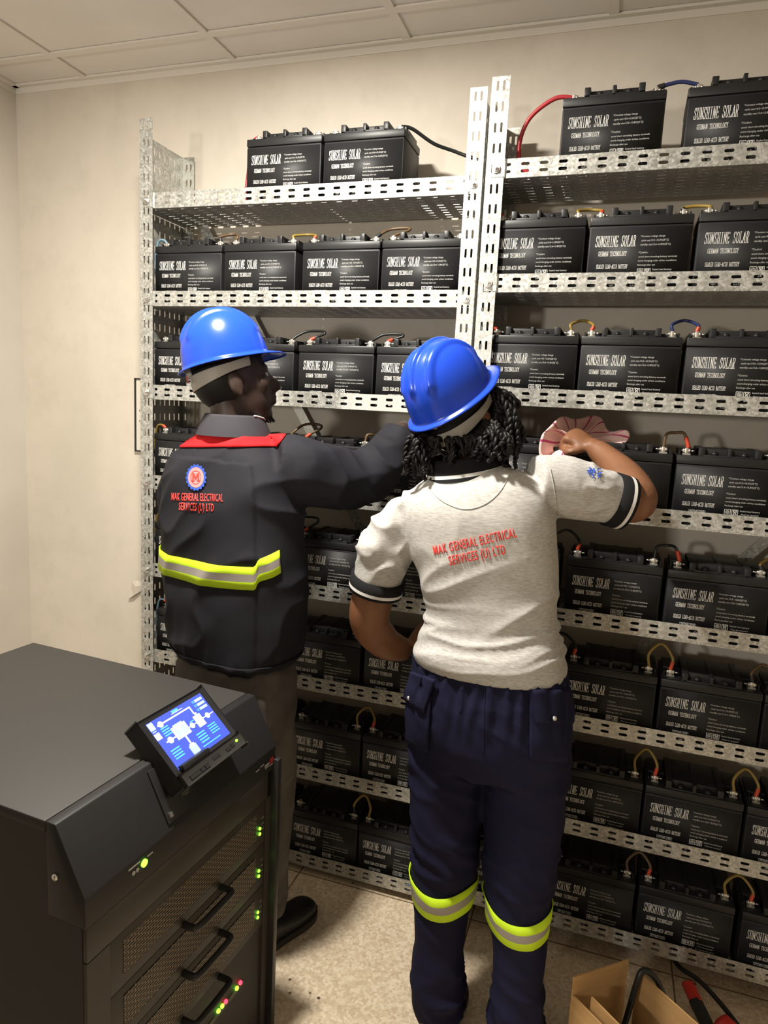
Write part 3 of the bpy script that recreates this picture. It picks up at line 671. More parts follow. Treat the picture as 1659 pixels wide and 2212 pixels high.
# display: screen corner, axes along the glass
DB = V((-.012, -.047, .886)); DU = V((0, 1, .010)).normalized(); DN = V((.680, 0, .733)).normalized(); DW = DN.cross(DU).normalized(); DU = DW.cross(DN).normalized()
SW, SH = .178, .115
disp = obj('display', (lambda b: (obox(b, DB - DU * .018 - DW * .034 - DN * .034, DU * (SW + .034), DW * (SH + .046), DN * .036, bev=.004), b)[1])(bmesh.new()), plast_m, cab, angle=.6)
bm = bmesh.new(); obox(bm, DB - DU * .015 - DW * .039 - DN * .006, DU * (SW + .028), DW * .030, DN * .016, bev=.004); obj('control_bar', bm, mat('control_bar_plastic', (.028, .025, .024), .4), disp, angle=.6)
bm = bmesh.new()
for k, wd in ((.000, .030), (.034, .012), (.048, .012)): obox(bm, DB + DU * (.004 + k) - DW * .032 + DN * .010, DU * wd, DW * .008, DN * .0015, bev=.0006)
obox(bm, DB + DU * .082 - DW * .027 + DN * .010, DU * .024, DW * .007, DN * .0012); obox(bm, DB + DU * .128 - DW * .030 + DN * .010, DU * .016, DW * .008, DN * .0015); obox(bm, DB + DU * .147 - DW * .029 + DN * .010, DU * .010, DW * .009, DN * .0015)
obj('button', bm, plast_m, disp)
bm = bmesh.new(); ball(bm, DB + DU * .171 - DW * .022 + DN * .010, .003, .004, .003, sub=2); obj('indicator', bm, led_g, disp, smooth=True)
scr_m = mat('screen_blue', (.02, .03, .1), .25, emit=(.075, .125, .80), strength=1.15)
bm = bmesh.new(); obox(bm, DB + DN * .002, DU * SW, DW * SH, DN * .0006); obj('screen', bm, scr_m, disp)
wh_m = mat('screen_white', (.5, .5, .5), .3, emit=(.75, .88, .95), strength=1.05); cy_m = mat('screen_cyan', (.1, .4, .4), .3, emit=(.03, .52, .60), strength=1.0); pa_m = mat('screen_pale', (.4, .5, .5), .3, emit=(.16, .34, .62), strength=1.0)
bm = bmesh.new()
def sq(u0, u1, v0, v1, mi, k=.0030): obox(bm, DB + DU * (SW * u0) + DW * (SH * v0) + DN * k, DU * (SW * (u1 - u0)), DW * (SH * (v1 - v0)), DN * .0002, mi)
def dot(u, v, r, mi=0, k=.0032):
    c_ = DB + DU * (SW * u) + DW * (SH * v) + DN * k
    f = bm.faces.new([bm.verts.new(c_ + DU * r * math.cos(a * PI / 9) + DW * r * math.sin(a * PI / 9)) for a in range(18)]); f.material_index = mi
sq(.0, .085, .83, .985, 2); sq(.02, .06, .88, .95, 0, .0032); sq(.0, .085, .63, .76, 0); sq(.01, .07, .79, .81, 2)
dot(.175, .865, .0072); sq(.12, .175, .850, .878, 0); sq(.175, .70, .850, .880, 0); sq(.69, .712, .70, .88, 0)
sq(.40, .60, .915, .928, 0); sq(.42, .53, .935, .975, 1)
sq(.645, .775, .42, .67, 0); sq(.70, .74, .66, .72, 0); dot(.565, .535, .0068); sq(.50, .65, .525, .545, 0); dot(.87, .545, .0068); sq(.77, .98, .535, .555, 0)
sq(.255, .50, .44, .70, 0); sq(.28, .365, .48, .645, 2, .0034); sq(.385, .48, .48, .645, 2, .0034); sq(.30, .46, .70, .73, 2)
dot(.16, .525, .0076); sq(.09, .26, .512, .538, 0); sq(.365, .392, .20, .45, 0); sq(.315, .44, .06, .24, 2); sq(.34, .42, .23, .27, 0)
for k in range(4): sq(.13, .255, .62 + .05 * k, .643 + .05 * k, 1); sq(.06, .21, .17 + .055 * k, .195 + .055 * k, 1)
for k in range(4): sq(.52, .67, .15 + .058 * k, .176 + .058 * k, 1); sq(.75, .90, .19 + .052 * k, .213 + .052 * k, 1)
sq(.50, .84, .075, .095, 1); sq(.30, .42, -.0 + .02, .04, 1); sq(.56, .63, .60, .62, 1)
for k in range(3): sq(.83, .97, .70 + .09 * k, .755 + .09 * k, 2); sq(.78, .82, .71 + .09 * k, .725 + .09 * k, 1); sq(.78, .82, .74 + .09 * k, .752 + .09 * k, 1)
obj('screen_graphic', bm, [wh_m, cy_m, pa_m], disp)
# bracket that carries the display on the hood
HN = V((CT - CL, 0, -XT)).normalized(); HD = V((-XT, 0, CL - CT)).normalized(); HT = V((XT, 0, CT))
bm = bmesh.new()
obox(bm, HT + HD * .012 + V((0, -.085, 0)), HD * .112, V((0, .155, 0)), HN * .004, bev=.001)
obox(bm, HT + HD * .03 + V((0, -.045, 0)), HD * .012, V((0, .085, 0)), HN * .055, bev=.002)
cyl(bm, DB + DU * .03 - DW * .01 - DN * .030, DB + DU * .03 - DW * .035 - DN * .055, .017, 14)
obox(bm, DB + DU * .055 - DW * .030 - DN * .050, DU * .05, DW * .03, DN * .022, bev=.002)
obj('bracket', bm, plast_m, disp, angle=.6)
bm = bmesh.new(); obox(bm, HT + HD * .105 + HN * .004 + V((0, -.078, 0)), HD * .010, V((0, .009, 0)), HN * .004); obj('latch', bm, steel_m, disp)

# ------------------------------------------------------------------ cardboard box, cable and cutters on the floor at the right
BX = V((1.700, -.345, FZ))
bx = thing('cardboard_box', 'open brown cardboard box on the floor beside the woman, flaps up', 'box', BX)
E1, E2, UP = V((-.77, -.64, 0)).normalized(), V((.74, -.67, 0)).normalized(), V((0, 0, 1))
L1, L2, BHt, TK = .170, .285, .285, .004
def wall_(o, d, L, nrm, h, name='panel', top=None):
    bm = bmesh.new(); tp = top or [h, h]
    a = [o, o + d * L, o + d * L + UP * tp[1], o + UP * tp[0]]
    v0 = [bm.verts.new(p) for p in a]; v1 = [bm.verts.new(p + nrm * TK) for p in a]
    bm.faces.new(v0); bm.faces.new(v1[::-1])
    for i in range(4): bm.faces.new((v0[i], v1[i], v1[(i + 1) % 4], v0[(i + 1) % 4]))
    bmesh.ops.recalc_face_normals(bm, faces=bm.faces)
    return obj(name, bm, card_m, bx)
wall_(V((0, 0, 0)), E1, L1, -E2, BHt); wall_(E2 * .03 - E1 * .002, E2, L2 - .03, E1, BHt - .006); wall_(E1 * L1, E2, L2, -E1, BHt - .05)
wall_(E2 * L2, E1, L1, E2, BHt - .10); wall_(E1 * (L1 - .012) + E2 * .045, (E2 - E1 * .10).normalized(), .13, -E1, BHt - .03, 'flap', [BHt - .02, BHt - .035])
bm = bmesh.new(); box(bm, 0, 1, 0, 1, 0, .004)
for v in bm.verts: v.co = E1 * (L1 * v.co.x) + E2 * (L2 * v.co.y) + UP * v.co.z
obj('bottom', bm, card_m, bx)
bm = bmesh.new(); random.seed(5)
g = [[bm.verts.new(BX + E1 * (.03 + .035 * i) + E2 * (.08 + .04 * j) + UP * (.115 + random.uniform(-.03, .03))) for j in range(5)] for i in range(4)]
for i in range(3):
    for j in range(4): bm.faces.new((g[i][j], g[i][j + 1], g[i + 1][j + 1], g[i + 1][j]))
bag = obj('plastic_bag', evaluate(bm, [('SUBSURF', dict(levels=2))]), mat('clear_plastic', (.45, .50, .47), .22, spec=.6), smooth=True)
tag(bag, 'crumpled pale plastic bag lying inside the cardboard box', 'bag')
top = BX + UP * (BHt - .006) + E2 * .045
pts = [top + E1 * .06 + UP * -.20, top + E1 * .035 + UP * -.10, top + E1 * .018 + UP * -.02, top + UP * .012, top - E1 * .03 + E2 * .02 + UP * -.015, top - E1 * .06 + E2 * .05 + UP * -.12, top - E1 * .07 + E2 * .05 + UP * -.22]
bm = bmesh.new(); tube(bm, pts, .0075, 10, 8); tag(obj('power_cable', bm, CB['black'], smooth=True), 'thick black cord hanging over the rim of the cardboard box', 'cord')
bm = bmesh.new(); tube(bm, [(1.850, .02, .025), (1.872, -.045, .040), (1.915, -.085, .050), (1.965, -.135, .040), (2.015, -.20, .025), (2.075, -.28, .0), (2.10, -.38, -.014)], .007, 10, 8)
tag(obj('power_cable', bm, CB['black'], smooth=True), 'black cord curving over the floor behind the red tool handles', 'cord')
t = thing('cable_cutter', 'long cable cutter with red and black grips on the floor behind the box', 'tool', (1.92, -.19, FZ))
red_m = mat('red_grip', (.55, .03, .02), .45)
def rod(name, a, b, r1, r2, mt):
    bm = bmesh.new(); tube(bm, [V(a) - V(t.location), (V(a) + V(b)) / 2 - V(t.location), V(b) - V(t.location)], [r1, (r1 + r2) / 2 * 1.02, r2], 14, 4, flat=.8); obj(name, bm, mt, t, smooth=True)
rod('grip', (1.885, -.105, .045), (1.905, -.160, .038), .017, .018, red_m); rod('grip', (1.902, -.155, .038), (1.935, -.245, .026), .019, .017, rub_m)
rod('shaft', (1.935, -.240, .022), (1.99, -.42, .004), .011, .011, steel_m)
rod('grip', (1.958, -.205, .040), (2.025, -.275, .030), .030, .034, red_m); rod('grip', (2.025, -.275, .030), (2.065, -.355, .014), .024, .022, rub_m)

# ================================================================== the two people
def fabric(name, col, rough=.85, weave=900, bump=.15, var=.12, mel=None):
    mt = mat(name, col, rough, spec=.12); n = N(mt)
    lo = tuple(c * (1 - var) for c in col); hi = tuple(min(1, c * (1 + var)) for c in col)
    c = n.ramp(n.noise(9, None, 4), [(.3, lo), (.7, hi)])
    if mel: c = n.mix(c, n.ramp(n.noise(1, n.mapping(mel), 4, .6), [(.36, (.60, .60, .60)), (.64, g3(1))]), .75, 'MULTIPLY')
    n.col(c); n.bump(n.noise(weave, None, 2), bump, .0006); return mt
jack_m = fabric('charcoal_twill', (.019, .019, .024), .75)
red_f = fabric('red_twill', (.62, .018, .022), .8)
jean_m = fabric('grey_denim', (.11, .097, .088), .85, 700, .2, .35)
shirt_m = fabric('grey_melange_jersey', (.555, .54, .51), .9, 800, .15, .06, (70, 70, 420))
navy_m = fabric('navy_drill', (.012, .0125, .034), .8)
hiviz_m = fabric('yellow_hiviz_tape', (.56, .80, .03), .6, 900, .1, .05)
refl_m = mat('grey_reflective_tape', (.33, .30, .27), .4, spec=.6)
rib_m = fabric('black_rib_knit', (.013, .013, .014), .85); ribw_m = fabric('white_rib_stripe', (.66, .65, .63), .85)
emb_r = mat('red_embroidery', (.78, .055, .045), .6); emb_b = mat('blue_embroidery', (.03, .09, .50), .6); emb_p = mat('pink_embroidery', (.72, .27, .27), .6)
skin_m = mat('man_skin', (.030, .016, .011), .48, spec=.4); skin_w = mat('woman_skin', (.175, .075, .034), .5, spec=.4)
for mt_, a_, b_ in ((skin_m, (.025, .0135, .0095), (.042, .023, .017)), (skin_w, (.175, .074, .035), (.24, .108, .052))):
    n = N(mt_); n.col(n.ramp(n.noise(16, None, 4), [(.3, a_), (.7, b_)])); n.bump(n.noise(300, None, 3), .12, .0008)
hair_m = mat('black_hair', (.006, .005, .005), .55, spec=.25)
helm_m = mat('blue_helmet_plastic', (.012, .062, .56), .22, spec=.5)
band_m = mat('grey_headband_plastic', (.30, .28, .245), .5); pad_m = mat('white_eye', (.5, .48, .45), .3)
boot_m = mat('black_leather', (.014, .013, .012), .45); boot_b = mat('brown_leather', (.07, .045, .025), .6)
sole_m = mat('boot_sole', (.03, .025, .02), .7)

def loft(bm, specs, Rx, n=44, e=2.35, steps=6):
    """closed body of superellipse rings; spec = (centre, half width, half depth, tilt of the width axis)"""
    q = cat([list(c) + [a, b, t] for c, a, b, t in specs], steps); rings = []
    for x, y, z, a, b, t in q:
        R0 = (V(Rx) + V((0, 0, t))).normalized(); F0 = V((0, 0, 1)).cross(V(Rx)).normalized(); r = []
        for k in range(n):
            th = 2 * PI * k / n; cx, sy = math.cos(th), math.sin(th)
            r.append(V((x, y, z)) + R0 * (a * math.copysign(abs(cx) ** (2 / e), cx)) + F0 * (b * math.copysign(abs(sy) ** (2 / e), sy)))
        rings.append(r)
    skin_rings(bm, rings)
def wrinkle(bm, fn):
    bm.normal_update()
    nv = [(v, v.normal.copy()) for v in bm.verts]
    for v, nn in nv: v.co = v.co + nn * fn(v.co)
def ridge(p, q): return (1 - abs(noise.noise(V(q)))) ** 3 - .35
def hand(bm, W, d, nrm, curl=(.5, .7, .5), s=1.0, right=True, thumb=.6, spread=.0):
    """hand at wrist W pointing along d, back of the hand facing nrm; five fingers and a thumb as separate bent chains"""
    d = V(d).normalized(); nrm = V(nrm); nrm = (nrm - d * nrm.dot(d)).normalized(); sd = d.cross(nrm) * (-1 if right else 1)   # towards the thumb
    tube(bm, [W - d * .02 * s, W + d * .02 * s, W + d * .05 * s, W + d * .088 * s], [.024 * s, .030 * s, .037 * s, .035 * s], 14, 4, flat=.44, hint=nrm)
    for k, (off, ln, r) in enumerate(((.030, .040, .0092), (.0105, .045, .0096), (-.0095, .042, .0092), (-.028, .033, .0082))):
        p = W + d * (.085 - .004 * abs(k - 1)) * s + sd * off * s; a = 0.12; dd = (d + sd * (off * spread * 20)).normalized(); P = [p - dd * .022 * s, p]
        for j, f in enumerate((1, .66, .55)):
            a += curl[j]; dirn = dd * math.cos(a) - nrm * math.sin(a); P.append(P[-1] + dirn * ln * f * s)
        tube(bm, P, [r * s * 1.02, r * s * 1.1, r * s, r * s * .93, r * s * .72], 10, 4)
    b = W + d * .022 * s + sd * .022 * s - nrm * .006 * s
    p1 = b + (d * .55 + sd * .75 - nrm * .25).normalized() * .040 * s; p2 = p1 + (d * .85 + sd * (.45 - thumb * .6) - nrm * .35).normalized() * .034 * s; p3 = p2 + (d * .8 - sd * thumb * .5 - nrm * .45).normalized() * .026 * s
    tube(bm, [b, p1, p2, p3], [.014 * s, .012 * s, .0105 * s, .0078 * s], 10, 4)
def head(bm, c, ax, s=1.0):
    """skull, jaw, brow, nose, lips, ears; ax = (right, forward, up); c = middle of the skull"""
    R0, F0, U0 = ax; P = lambda x, y, z: V(c) + (R0 * x + F0 * y + U0 * z) * s
    B = lambda x, y, z, rx, ry, rz, a=None: ball(bm, P(x, y, z), rx * s, ry * s, rz * s, a or ax)
    B(0, -.004, .018, .077, .097, .094); B(0, .030, -.052, .060, .064, .078); B(0, .058, -.104, .030, .028, .024); B(0, .068, -.018, .052, .030, .040)
    B(0, .082, .012, .046, .016, .014)                               # brow
    tube(bm, [P(0, .088, .004), P(0, .104, -.022), P(0, .112, -.036), P(0, .098, -.044)], [.008 * s, .011 * s, .014 * s, .009 * s], 10, 4)
    B(.013, .098, -.040, .008, .010, .008); B(-.013, .098, -.040, .008, .010, .008)
    B(0, .094, -.064, .023, .012, .008); B(0, .091, -.077, .021, .012, .0085)   # lips
    for sx in (-1, 1):
        B(sx * .043, .066, -.030, .020, .020, .022)                  # cheek
        a = (R0, (F0 * .94 - U0 * .2).normalized(), U0)
        B(sx * .078, -.004, -.022, .009, .020, .031, a); B(sx * .080, .001, -.046, .006, .010, .012, a)
def eyes(c, ax, s, parent, off):
    R0, F0, U0 = ax
    for sx in (-1, 1):
        bm = bmesh.new(); ball(bm, V(c) + (R0 * .031 * sx + F0 * .080 - U0 * .008) * s, .0125 * s, .0125 * s, .0115 * s, ax, 2)
        obj('eye', bm, pad_m, parent, smooth=True, off=off)
def frame(up, fw):
    U0 = V(up).normalized(); F0 = V(fw); F0 = (F0 - U0 * F0.dot(U0)).normalized(); return (F0.cross(U0), F0, U0)
def camv(a, b, c): return rgt * a + upv * b + fwd * c
def helmet(parent, off, c, ax, s, label, hb=(-.010, -.044, .013, .010)):
    """ridged hard hat: shell with brim and peak, headband hanging at the back; c = middle of the rim"""
    R0, F0, U0 = ax; P = lambda x, y, z: V(c) + (R0 * x + F0 * y + U0 * z) * s
    n, mrow = 120, 44; a, b, h = .110, .132, .158
    bm = bmesh.new(); rows = []
    for j in range(mrow + 1):
        ph = (PI / 2) * j / mrow; cr = math.cos(ph) ** .86; cz = math.sin(ph) ** .98; row = []
        for i in range(n):
            th = 2 * PI * i / n; x, y, z = a * cr * math.cos(th), b * cr * math.sin(th), h * cz
            rg = 0
            for x0, hh, wd, zl in ((0, .0080, .0090, .066), (.052, .0070, .009, .060), (-.052, .0070, .009, .060)):
                fz = min(1, max(0, (z - zl) / .022)); fz = fz * fz * (3 - 2 * fz)
                xx = x0 * (1.15 - .25 * (z / h))
                rg = max(rg, hh * fz * math.exp(-((x - xx) / wd) ** 4))
            l = math.sqrt(x * x + y * y + z * z); k = 1 + rg / l
            if j < 5:   # shell flares a touch above the brim
                k *= 1 + .012 * (1 - j / 5)
            row.append((x * k, y * k, z * k))
        rows.append(row)
    brim = []
    for r_, dz in ((.004, -.003), (.012, -.006), (.0165, -.009), (.0155, -.0115)):
        row = []
        for i in range(n):
            th = 2 * PI * i / n; f = max(0, math.sin(th)) ** 5; t_ = r_ / .0165
            e = r_ + .042 * f * t_; z = dz - .010 * f * t_ * t_ - .006 * (math.cos(th) ** 2) * 0
            x, y = a * 1.012 * math.cos(th), b * 1.012 * math.sin(th); l = math.hypot(x, y)
            z += .010 * max(0, math.sin(th)) ** 2 * 1 - .006 * max(0, -math.sin(th)) ** 2
            row.append((x * (1 + e / l), y * (1 + e / l), z))
        brim.append(row)
    for i in range(n):   # let the shell edge follow the brim line
        th = 2 * PI * i / n; dz = .010 * max(0, math.sin(th)) ** 2 - .006 * max(0, -math.sin(th)) ** 2
        for j in range(8): x, y, z = rows[j][i]; rows[j][i] = (x, y, z + dz * (1 - j / 8))
    vr = [[bm.verts.new(P(*p)) for p in r] for r in brim[::-1] + rows]
    for r0, r1 in zip(vr[:-1], vr[1:]):
        for i in range(n): bm.faces.new((r0[i], r0[(i + 1) % n], r1[(i + 1) % n], r1[i]))
    bmesh.ops.remove_doubles(bm, verts=vr[-1], dist=.0005)
    bmesh.ops.recalc_face_normals(bm, faces=bm.faces)
    o = obj('safety_helmet', bm, helm_m, parent, smooth=True, off=off); o['label'] = label
    md = o.modifiers.new('thickness', 'SOLIDIFY'); md.thickness = .0025; md.offset = -1
    bm = bmesh.new(); g = []
    for i in range(61):
        th = math.radians(-90 + (-118 + 236 * i / 60)); k = math.cos(math.radians((-118 + 236 * i / 60) * .5)) ** 2; kk = max(0, math.cos(math.radians(-118 + 236 * i / 60)))
        zc = hb[0] + hb[1] * k; hw = hb[2] + hb[3] * kk
        rr = .93 - .05 * kk
        g.append([bm.verts.new(P(a * rr * f_ * math.cos(th), b * rr * f_ * math.sin(th), zc + dz)) for f_, dz in ((1.0, -hw), (1.015, 0), (1.0, hw), (.975, hw), (.975, -hw))])
    for i in range(60):
        for j in range(5): bm.faces.new((g[i][j], g[i][(j + 1) % 5], g[i + 1][(j + 1) % 5], g[i + 1][j]))
    bm.faces.new(g[0]); bm.faces.new(g[-1][::-1])
    for sx in (-1, 1):   # straps rising into the shell
        for th in (-100, -20):
            t_ = math.radians(th if sx < 0 else 180 - th); p0 = P(a * .90 * math.cos(t_), b * .90 * math.sin(t_), -.03); p1 = P(a * .94 * math.cos(t_), b * .94 * math.sin(t_), .03)
            if th == -100: tube(bm, [p0, p1], .008, 8, 2, flat=.3)
    bmesh.ops.recalc_face_normals(bm, faces=bm.faces)
    obj('headband', bm, band_m, o, smooth=False, off=(0, 0, 0) if off is None else off, angle=.7)
    return o
def bvh_of(o, root):
    bm = bmesh.new(); bm.from_mesh(o.data); bmesh.ops.translate(bm, verts=bm.verts, vec=V(root)); t = BVHTree.FromBMesh(bm); bm.free(); return t
def hit(bvh, px, py, lift, ctr=None):
    """point on a garment under a photo pixel, lifted off the cloth"""
    for k in range(24):
        x, y = (px, py) if ctr is None else (px + (ctr[0] - px) * k / 24, py + (ctr[1] - py) * k / 24)
        d = (fwd + rgt * ((x - 829.5) / FPX) - upv * ((y - 1106.0) / FPX)).normalized()
        p, nn, i, dist = bvh.ray_cast(CAM, d)
        if p is not None:
            return p + (nn if nn.dot(d) < 0 else -nn) * lift
    return None
def patch(name, bvh, quad, nu, nv, mts, parent, off, lift=.003, t=.0025, mi=lambda u, v: 0, edges=None):
    """sewn-on piece: quad given by its left, right border polylines (top to bottom), following the cloth"""
    Lp, Rp = quad; bm = bmesh.new()
    def pl(P, f):
        f *= len(P) - 1; i = min(int(f), len(P) - 2); f -= i
        return (P[i][0] + (P[i + 1][0] - P[i][0]) * f, P[i][1] + (P[i + 1][1] - P[i][1]) * f)
    ctr = (sum(p[0] for p in Lp + Rp) / len(Lp + Rp), sum(p[1] for p in Lp + Rp) / len(Lp + Rp)); g = []
    for j in range(nv + 1):
        a, b = pl(Lp, j / nv), pl(Rp, j / nv); row = []
        for i in range(nu + 1):
            x, y = a[0] + (b[0] - a[0]) * i / nu, a[1] + (b[1] - a[1]) * i / nu
            if edges: y += edges(i / nu, j / nv)
            p = hit(bvh, x, y, lift, ctr); row.append(bm.verts.new(p) if p is not None else None)
        g.append(row)
    for j in range(nv):
        for i in range(nu):
            q = (g[j][i], g[j + 1][i], g[j + 1][i + 1], g[j][i + 1])
            if None not in q and max((q[k].co - q[(k + 1) % 4].co).length for k in range(4)) < .06: bm.faces.new(q).material_index = mi((i + .5) / nu, (j + .5) / nv)
    o = obj(name, bm, mts, parent, smooth=True, off=off)
    md = o.modifiers.new('thickness', 'SOLIDIFY'); md.thickness = t; md.offset = 0
    return o
def girdle(name, bvh, A, B, hw, a0, a1, ref, mts, parent, off, lift=.003, dip=0, n=72, R=.45):
    """striped tape round a limb: axis point A, axis direction B, half width hw, angles a0..a1 (degrees from ref)"""
    ax = V(B).normalized(); r0 = V(ref); r0 = (r0 - ax * r0.dot(ax)).normalized(); s0 = ax.cross(r0); bm = bmesh.new(); g = []
    vsn = [-1, -.36, -.34, .34, .36, 1]
    for i in range(n + 1):
        th = math.radians(a0 + (a1 - a0) * i / n); dr = r0 * math.cos(th) + s0 * math.sin(th); row = []
        for v_ in vsn:
            o_ = V(A) + ax * (v_ * hw + (dip(math.degrees(th)) if dip else 0)); p, nn, ix, ds = bvh.ray_cast(o_ + dr * R, -dr)
            row.append(bm.verts.new(p + dr * lift) if p is not None else None)
        g.append(row)
    for i in range(n):
        for j in range(5):
            q = (g[i][j], g[i + 1][j], g[i + 1][j + 1], g[i][j + 1])
            if None not in q and max((q[k].co - q[(k + 1) % 4].co).length for k in range(4)) < .09: bm.faces.new(q).material_index = 1 if j == 2 else 0
    o = obj(name, bm, mts, parent, smooth=True, off=off)
    md = o.modifiers.new('thickness', 'SOLIDIFY'); md.thickness = .0022; md.offset = 0
    return o
def lettering(name, bvh, rows, mt, parent, off, lift=.0012):
    """embroidered lines; row = (text, left end, right end (photo pixels along the baseline), cap height in pixels)"""
    bm = bmesh.new()
    for s, (x0, y0), (x1, y1), hp in rows:
        t = text_bm(s, 1.0, 1.0, off=.012, space=1.12); xs = [v.co.x for v in t.verts]; k0, k1 = min(xs), max(xs)
        bmesh.ops.subdivide_edges(t, edges=[e for e in t.edges if e.calc_length() > .25], cuts=2)
        cap = .72; L = math.hypot(x1 - x0, y1 - y0); dx, dy = (x1 - x0) / L, (y1 - y0) / L
        def mp(c):
            f = (c.x - k0) / (k1 - k0); h_ = c.y / cap * hp
            return hit(bvh, x0 + (x1 - x0) * f + dy * h_, y0 + (y1 - y0) * f - dx * h_ , lift) or V((0, 0, 0))
        merge(bm, t, mp)
    o = obj(name, bm, mt, parent, off=off)
    md = o.modifiers.new('thickness', 'SOLIDIFY'); md.thickness = .0010; md.offset = 0
    return o
def shoe(name, toe, heel, parent, off, mt, h=.085, w_=.048):
    toe, heel = V(toe), V(heel); d = (toe - heel).normalized(); s_ = d.cross(V((0, 0, 1))); L = (toe - heel).length; bm = bmesh.new()
    prof = [(0, .026, .060), (.06, .036, .088), (.25, .038, h), (.45, .040, .062), (.68, w_, .050), (.88, w_ * .9, .044), (.97, w_ * .55, .034), (1, .012, .02)]
    rings = []
    for f, a, hh in cat(prof, 3):
        c_ = heel + d * (L * f); rings.append([c_ + s_ * (a * math.copysign(abs(math.cos(t)) ** .8, math.cos(t))) + V((0, 0, .012 + hh * .5 + hh * .5 * math.copysign(abs(math.sin(t)) ** .7, math.sin(t)))) for t in [2 * PI * k / 20 for k in range(20)]])
    skin_rings(bm, rings); o = obj(name, bm, mt, parent, smooth=True, off=off)
    bm = bmesh.new(); up_, dn_ = [], []
    out = [(0, .03), (.1, .042), (.35, .041), (.55, .047), (.75, w_ + .006), (.9, w_ * .85 + .004), (1, .02)]
    q = cat(out, 3); ring = [heel + d * (L * f - .004 + .008 * f) + s_ * a for f, a in q] + [heel + d * (L * f - .004 + .008 * f) - s_ * a for f, a in q[::-1]]
    skin_rings(bm, [[p + V((0, 0, 0.001)) for p in ring], [p + V((0, 0, .022)) for p in ring]])
    bmesh.ops.recalc_face_normals(bm, faces=bm.faces)
    obj('sole', bm, sole_m, o, off=off)
    return o

# ------------------------------------------------------------------ the man at the left rack
MR = V((.975, -.22, 0)); MF = V((.22, .975, 0))
MO = V((.58, -.36, FZ))
m_up, m_fw = camv(-.20, .975, -.10), camv(.93, .19, .30)
hax = frame(m_up, m_fw); HC = at(488, 781, -.36); hs = .895
skull = HC - hax[2] * .050 + hax[1] * .006
slvR = [(at(585, 1005, -.38), .080), (at(640, 1017, -.33), .094), (at(705, 1030, -.26), .090), (at(765, 1036, -.19), .078), (at(806, 1018, -.14), .073), (at(838, 978, -.09), .062), (at(868, 934, -.060), .052)]
slvL = [(at(420, 1010, -.33), .075), (at(407, 1080, -.30), .080), (at(415, 1165, -.23), .074), (at(480, 1190, -.11), .062), (at(550, 1150, -.03), .050)]
legR = [(at(560, 1540, -.40), .088), (at(575, 1640, -.37), .080), (V((.665, -.34, .50)), .066), (V((.675, -.36, .10)), .050)]
legL = [(at(470, 1540, -.36), .088), (at(462, 1640, -.34), .080), (V((.47, -.31, .50)), .066), (V((.46, -.33, .10)), .050)]
bm = bmesh.new()
head(bm, skull, hax, 1.05)
nb = at(508, 950, -.36)
tube(bm, [nb - V((0, 0, .06)), nb + V((0, 0, .01)), skull - hax[2] * .065 - hax[1] * .018, skull - hax[2] * .02 - hax[1] * .01], [.075, .062, .058, .06], 18, 4)
loft(bm, [(at(510, 1490, -.38), .14, .10, 0), (at(506, 1300, -.375), .15, .10, 0), (at(505, 1080, -.365), .17, .10, 0), (at(508, 1000, -.355), .15, .08, 0), (at(509, 950, -.352), .07, .06, 0)], MR, 28)
for P_ in (slvR, slvL): tube(bm, [p for p, r in P_], [r * .62 for p, r in P_], 14, 4)
for P_ in (legR, legL): tube(bm, [p for p, r in P_], [r * .75 for p, r in P_], 14, 4)
wr = slvR[-1][0]; hand(bm, wr + V((.005, .018, .018)), (.10, .75, .06), (-.25, -.1, 1), (.12, .30, .30), 1.0, True)
tube(bm, [slvR[-2][0], wr, wr + V((.004, .02, .005))], [.036, .032, .028], 12, 4)
wl = slvL[-1][0]; hand(bm, wl, (.5, .8, .2), (-.3, -.2, .8), (.6, .8, .6), 1.02, False)
bm = fuse(bm, .0052, 5)
MAN = obj('person', bm, skin_m, smooth=True, off=MO); MAN.location = MO
tag(MAN, 'man in blue hard hat and dark red-shouldered jacket reaching into the left rack', 'person')
eyes(skull, hax, 1.03, MAN, MO)
bm = bmesh.new(); ball(bm, skull - hax[1] * .012 - hax[2] * -.004, .083, .097, .092, hax, 4)
for v in list(bm.verts):
    q = v.co - skull
    if q.dot(hax[1]) > .012 + .3 * q.dot(hax[2]) or q.dot(hax[2]) < -.068: bm.verts.remove(v)
obj('hair', bm, hair_m, MAN, smooth=True, off=MO)
bm = bmesh.new(); random.seed(9)      # small chin beard
for k in range(90):
    x, y, z = random.uniform(-.026, .026), random.uniform(.045, .083), -.112 - random.uniform(0, .012)
    p = skull + (hax[0] * x + hax[1] * y + hax[2] * z) * 1.03; tube(bm, [p, p + V((random.uniform(-.004, .004), random.uniform(-.004, .004), -.010)) + hax[1] * random.uniform(.002, .010)], [.0022, .0008], 4, 1)
obj('beard', bm, hair_m, MAN, off=MO)
h_ = helmet(MAN, MO, HC, hax, hs, 'blue plastic helmet with grey headband')
bm = bmesh.new(); p = HC + (-hax[1] * .126 + hax[0] * .030 - hax[2] * .050) * hs; obox(bm, p, hax[0] * .010, hax[2] * .016, -hax[1] * .003, bev=.001); obj('red_mark', bm, red_m, h_, off=MO)
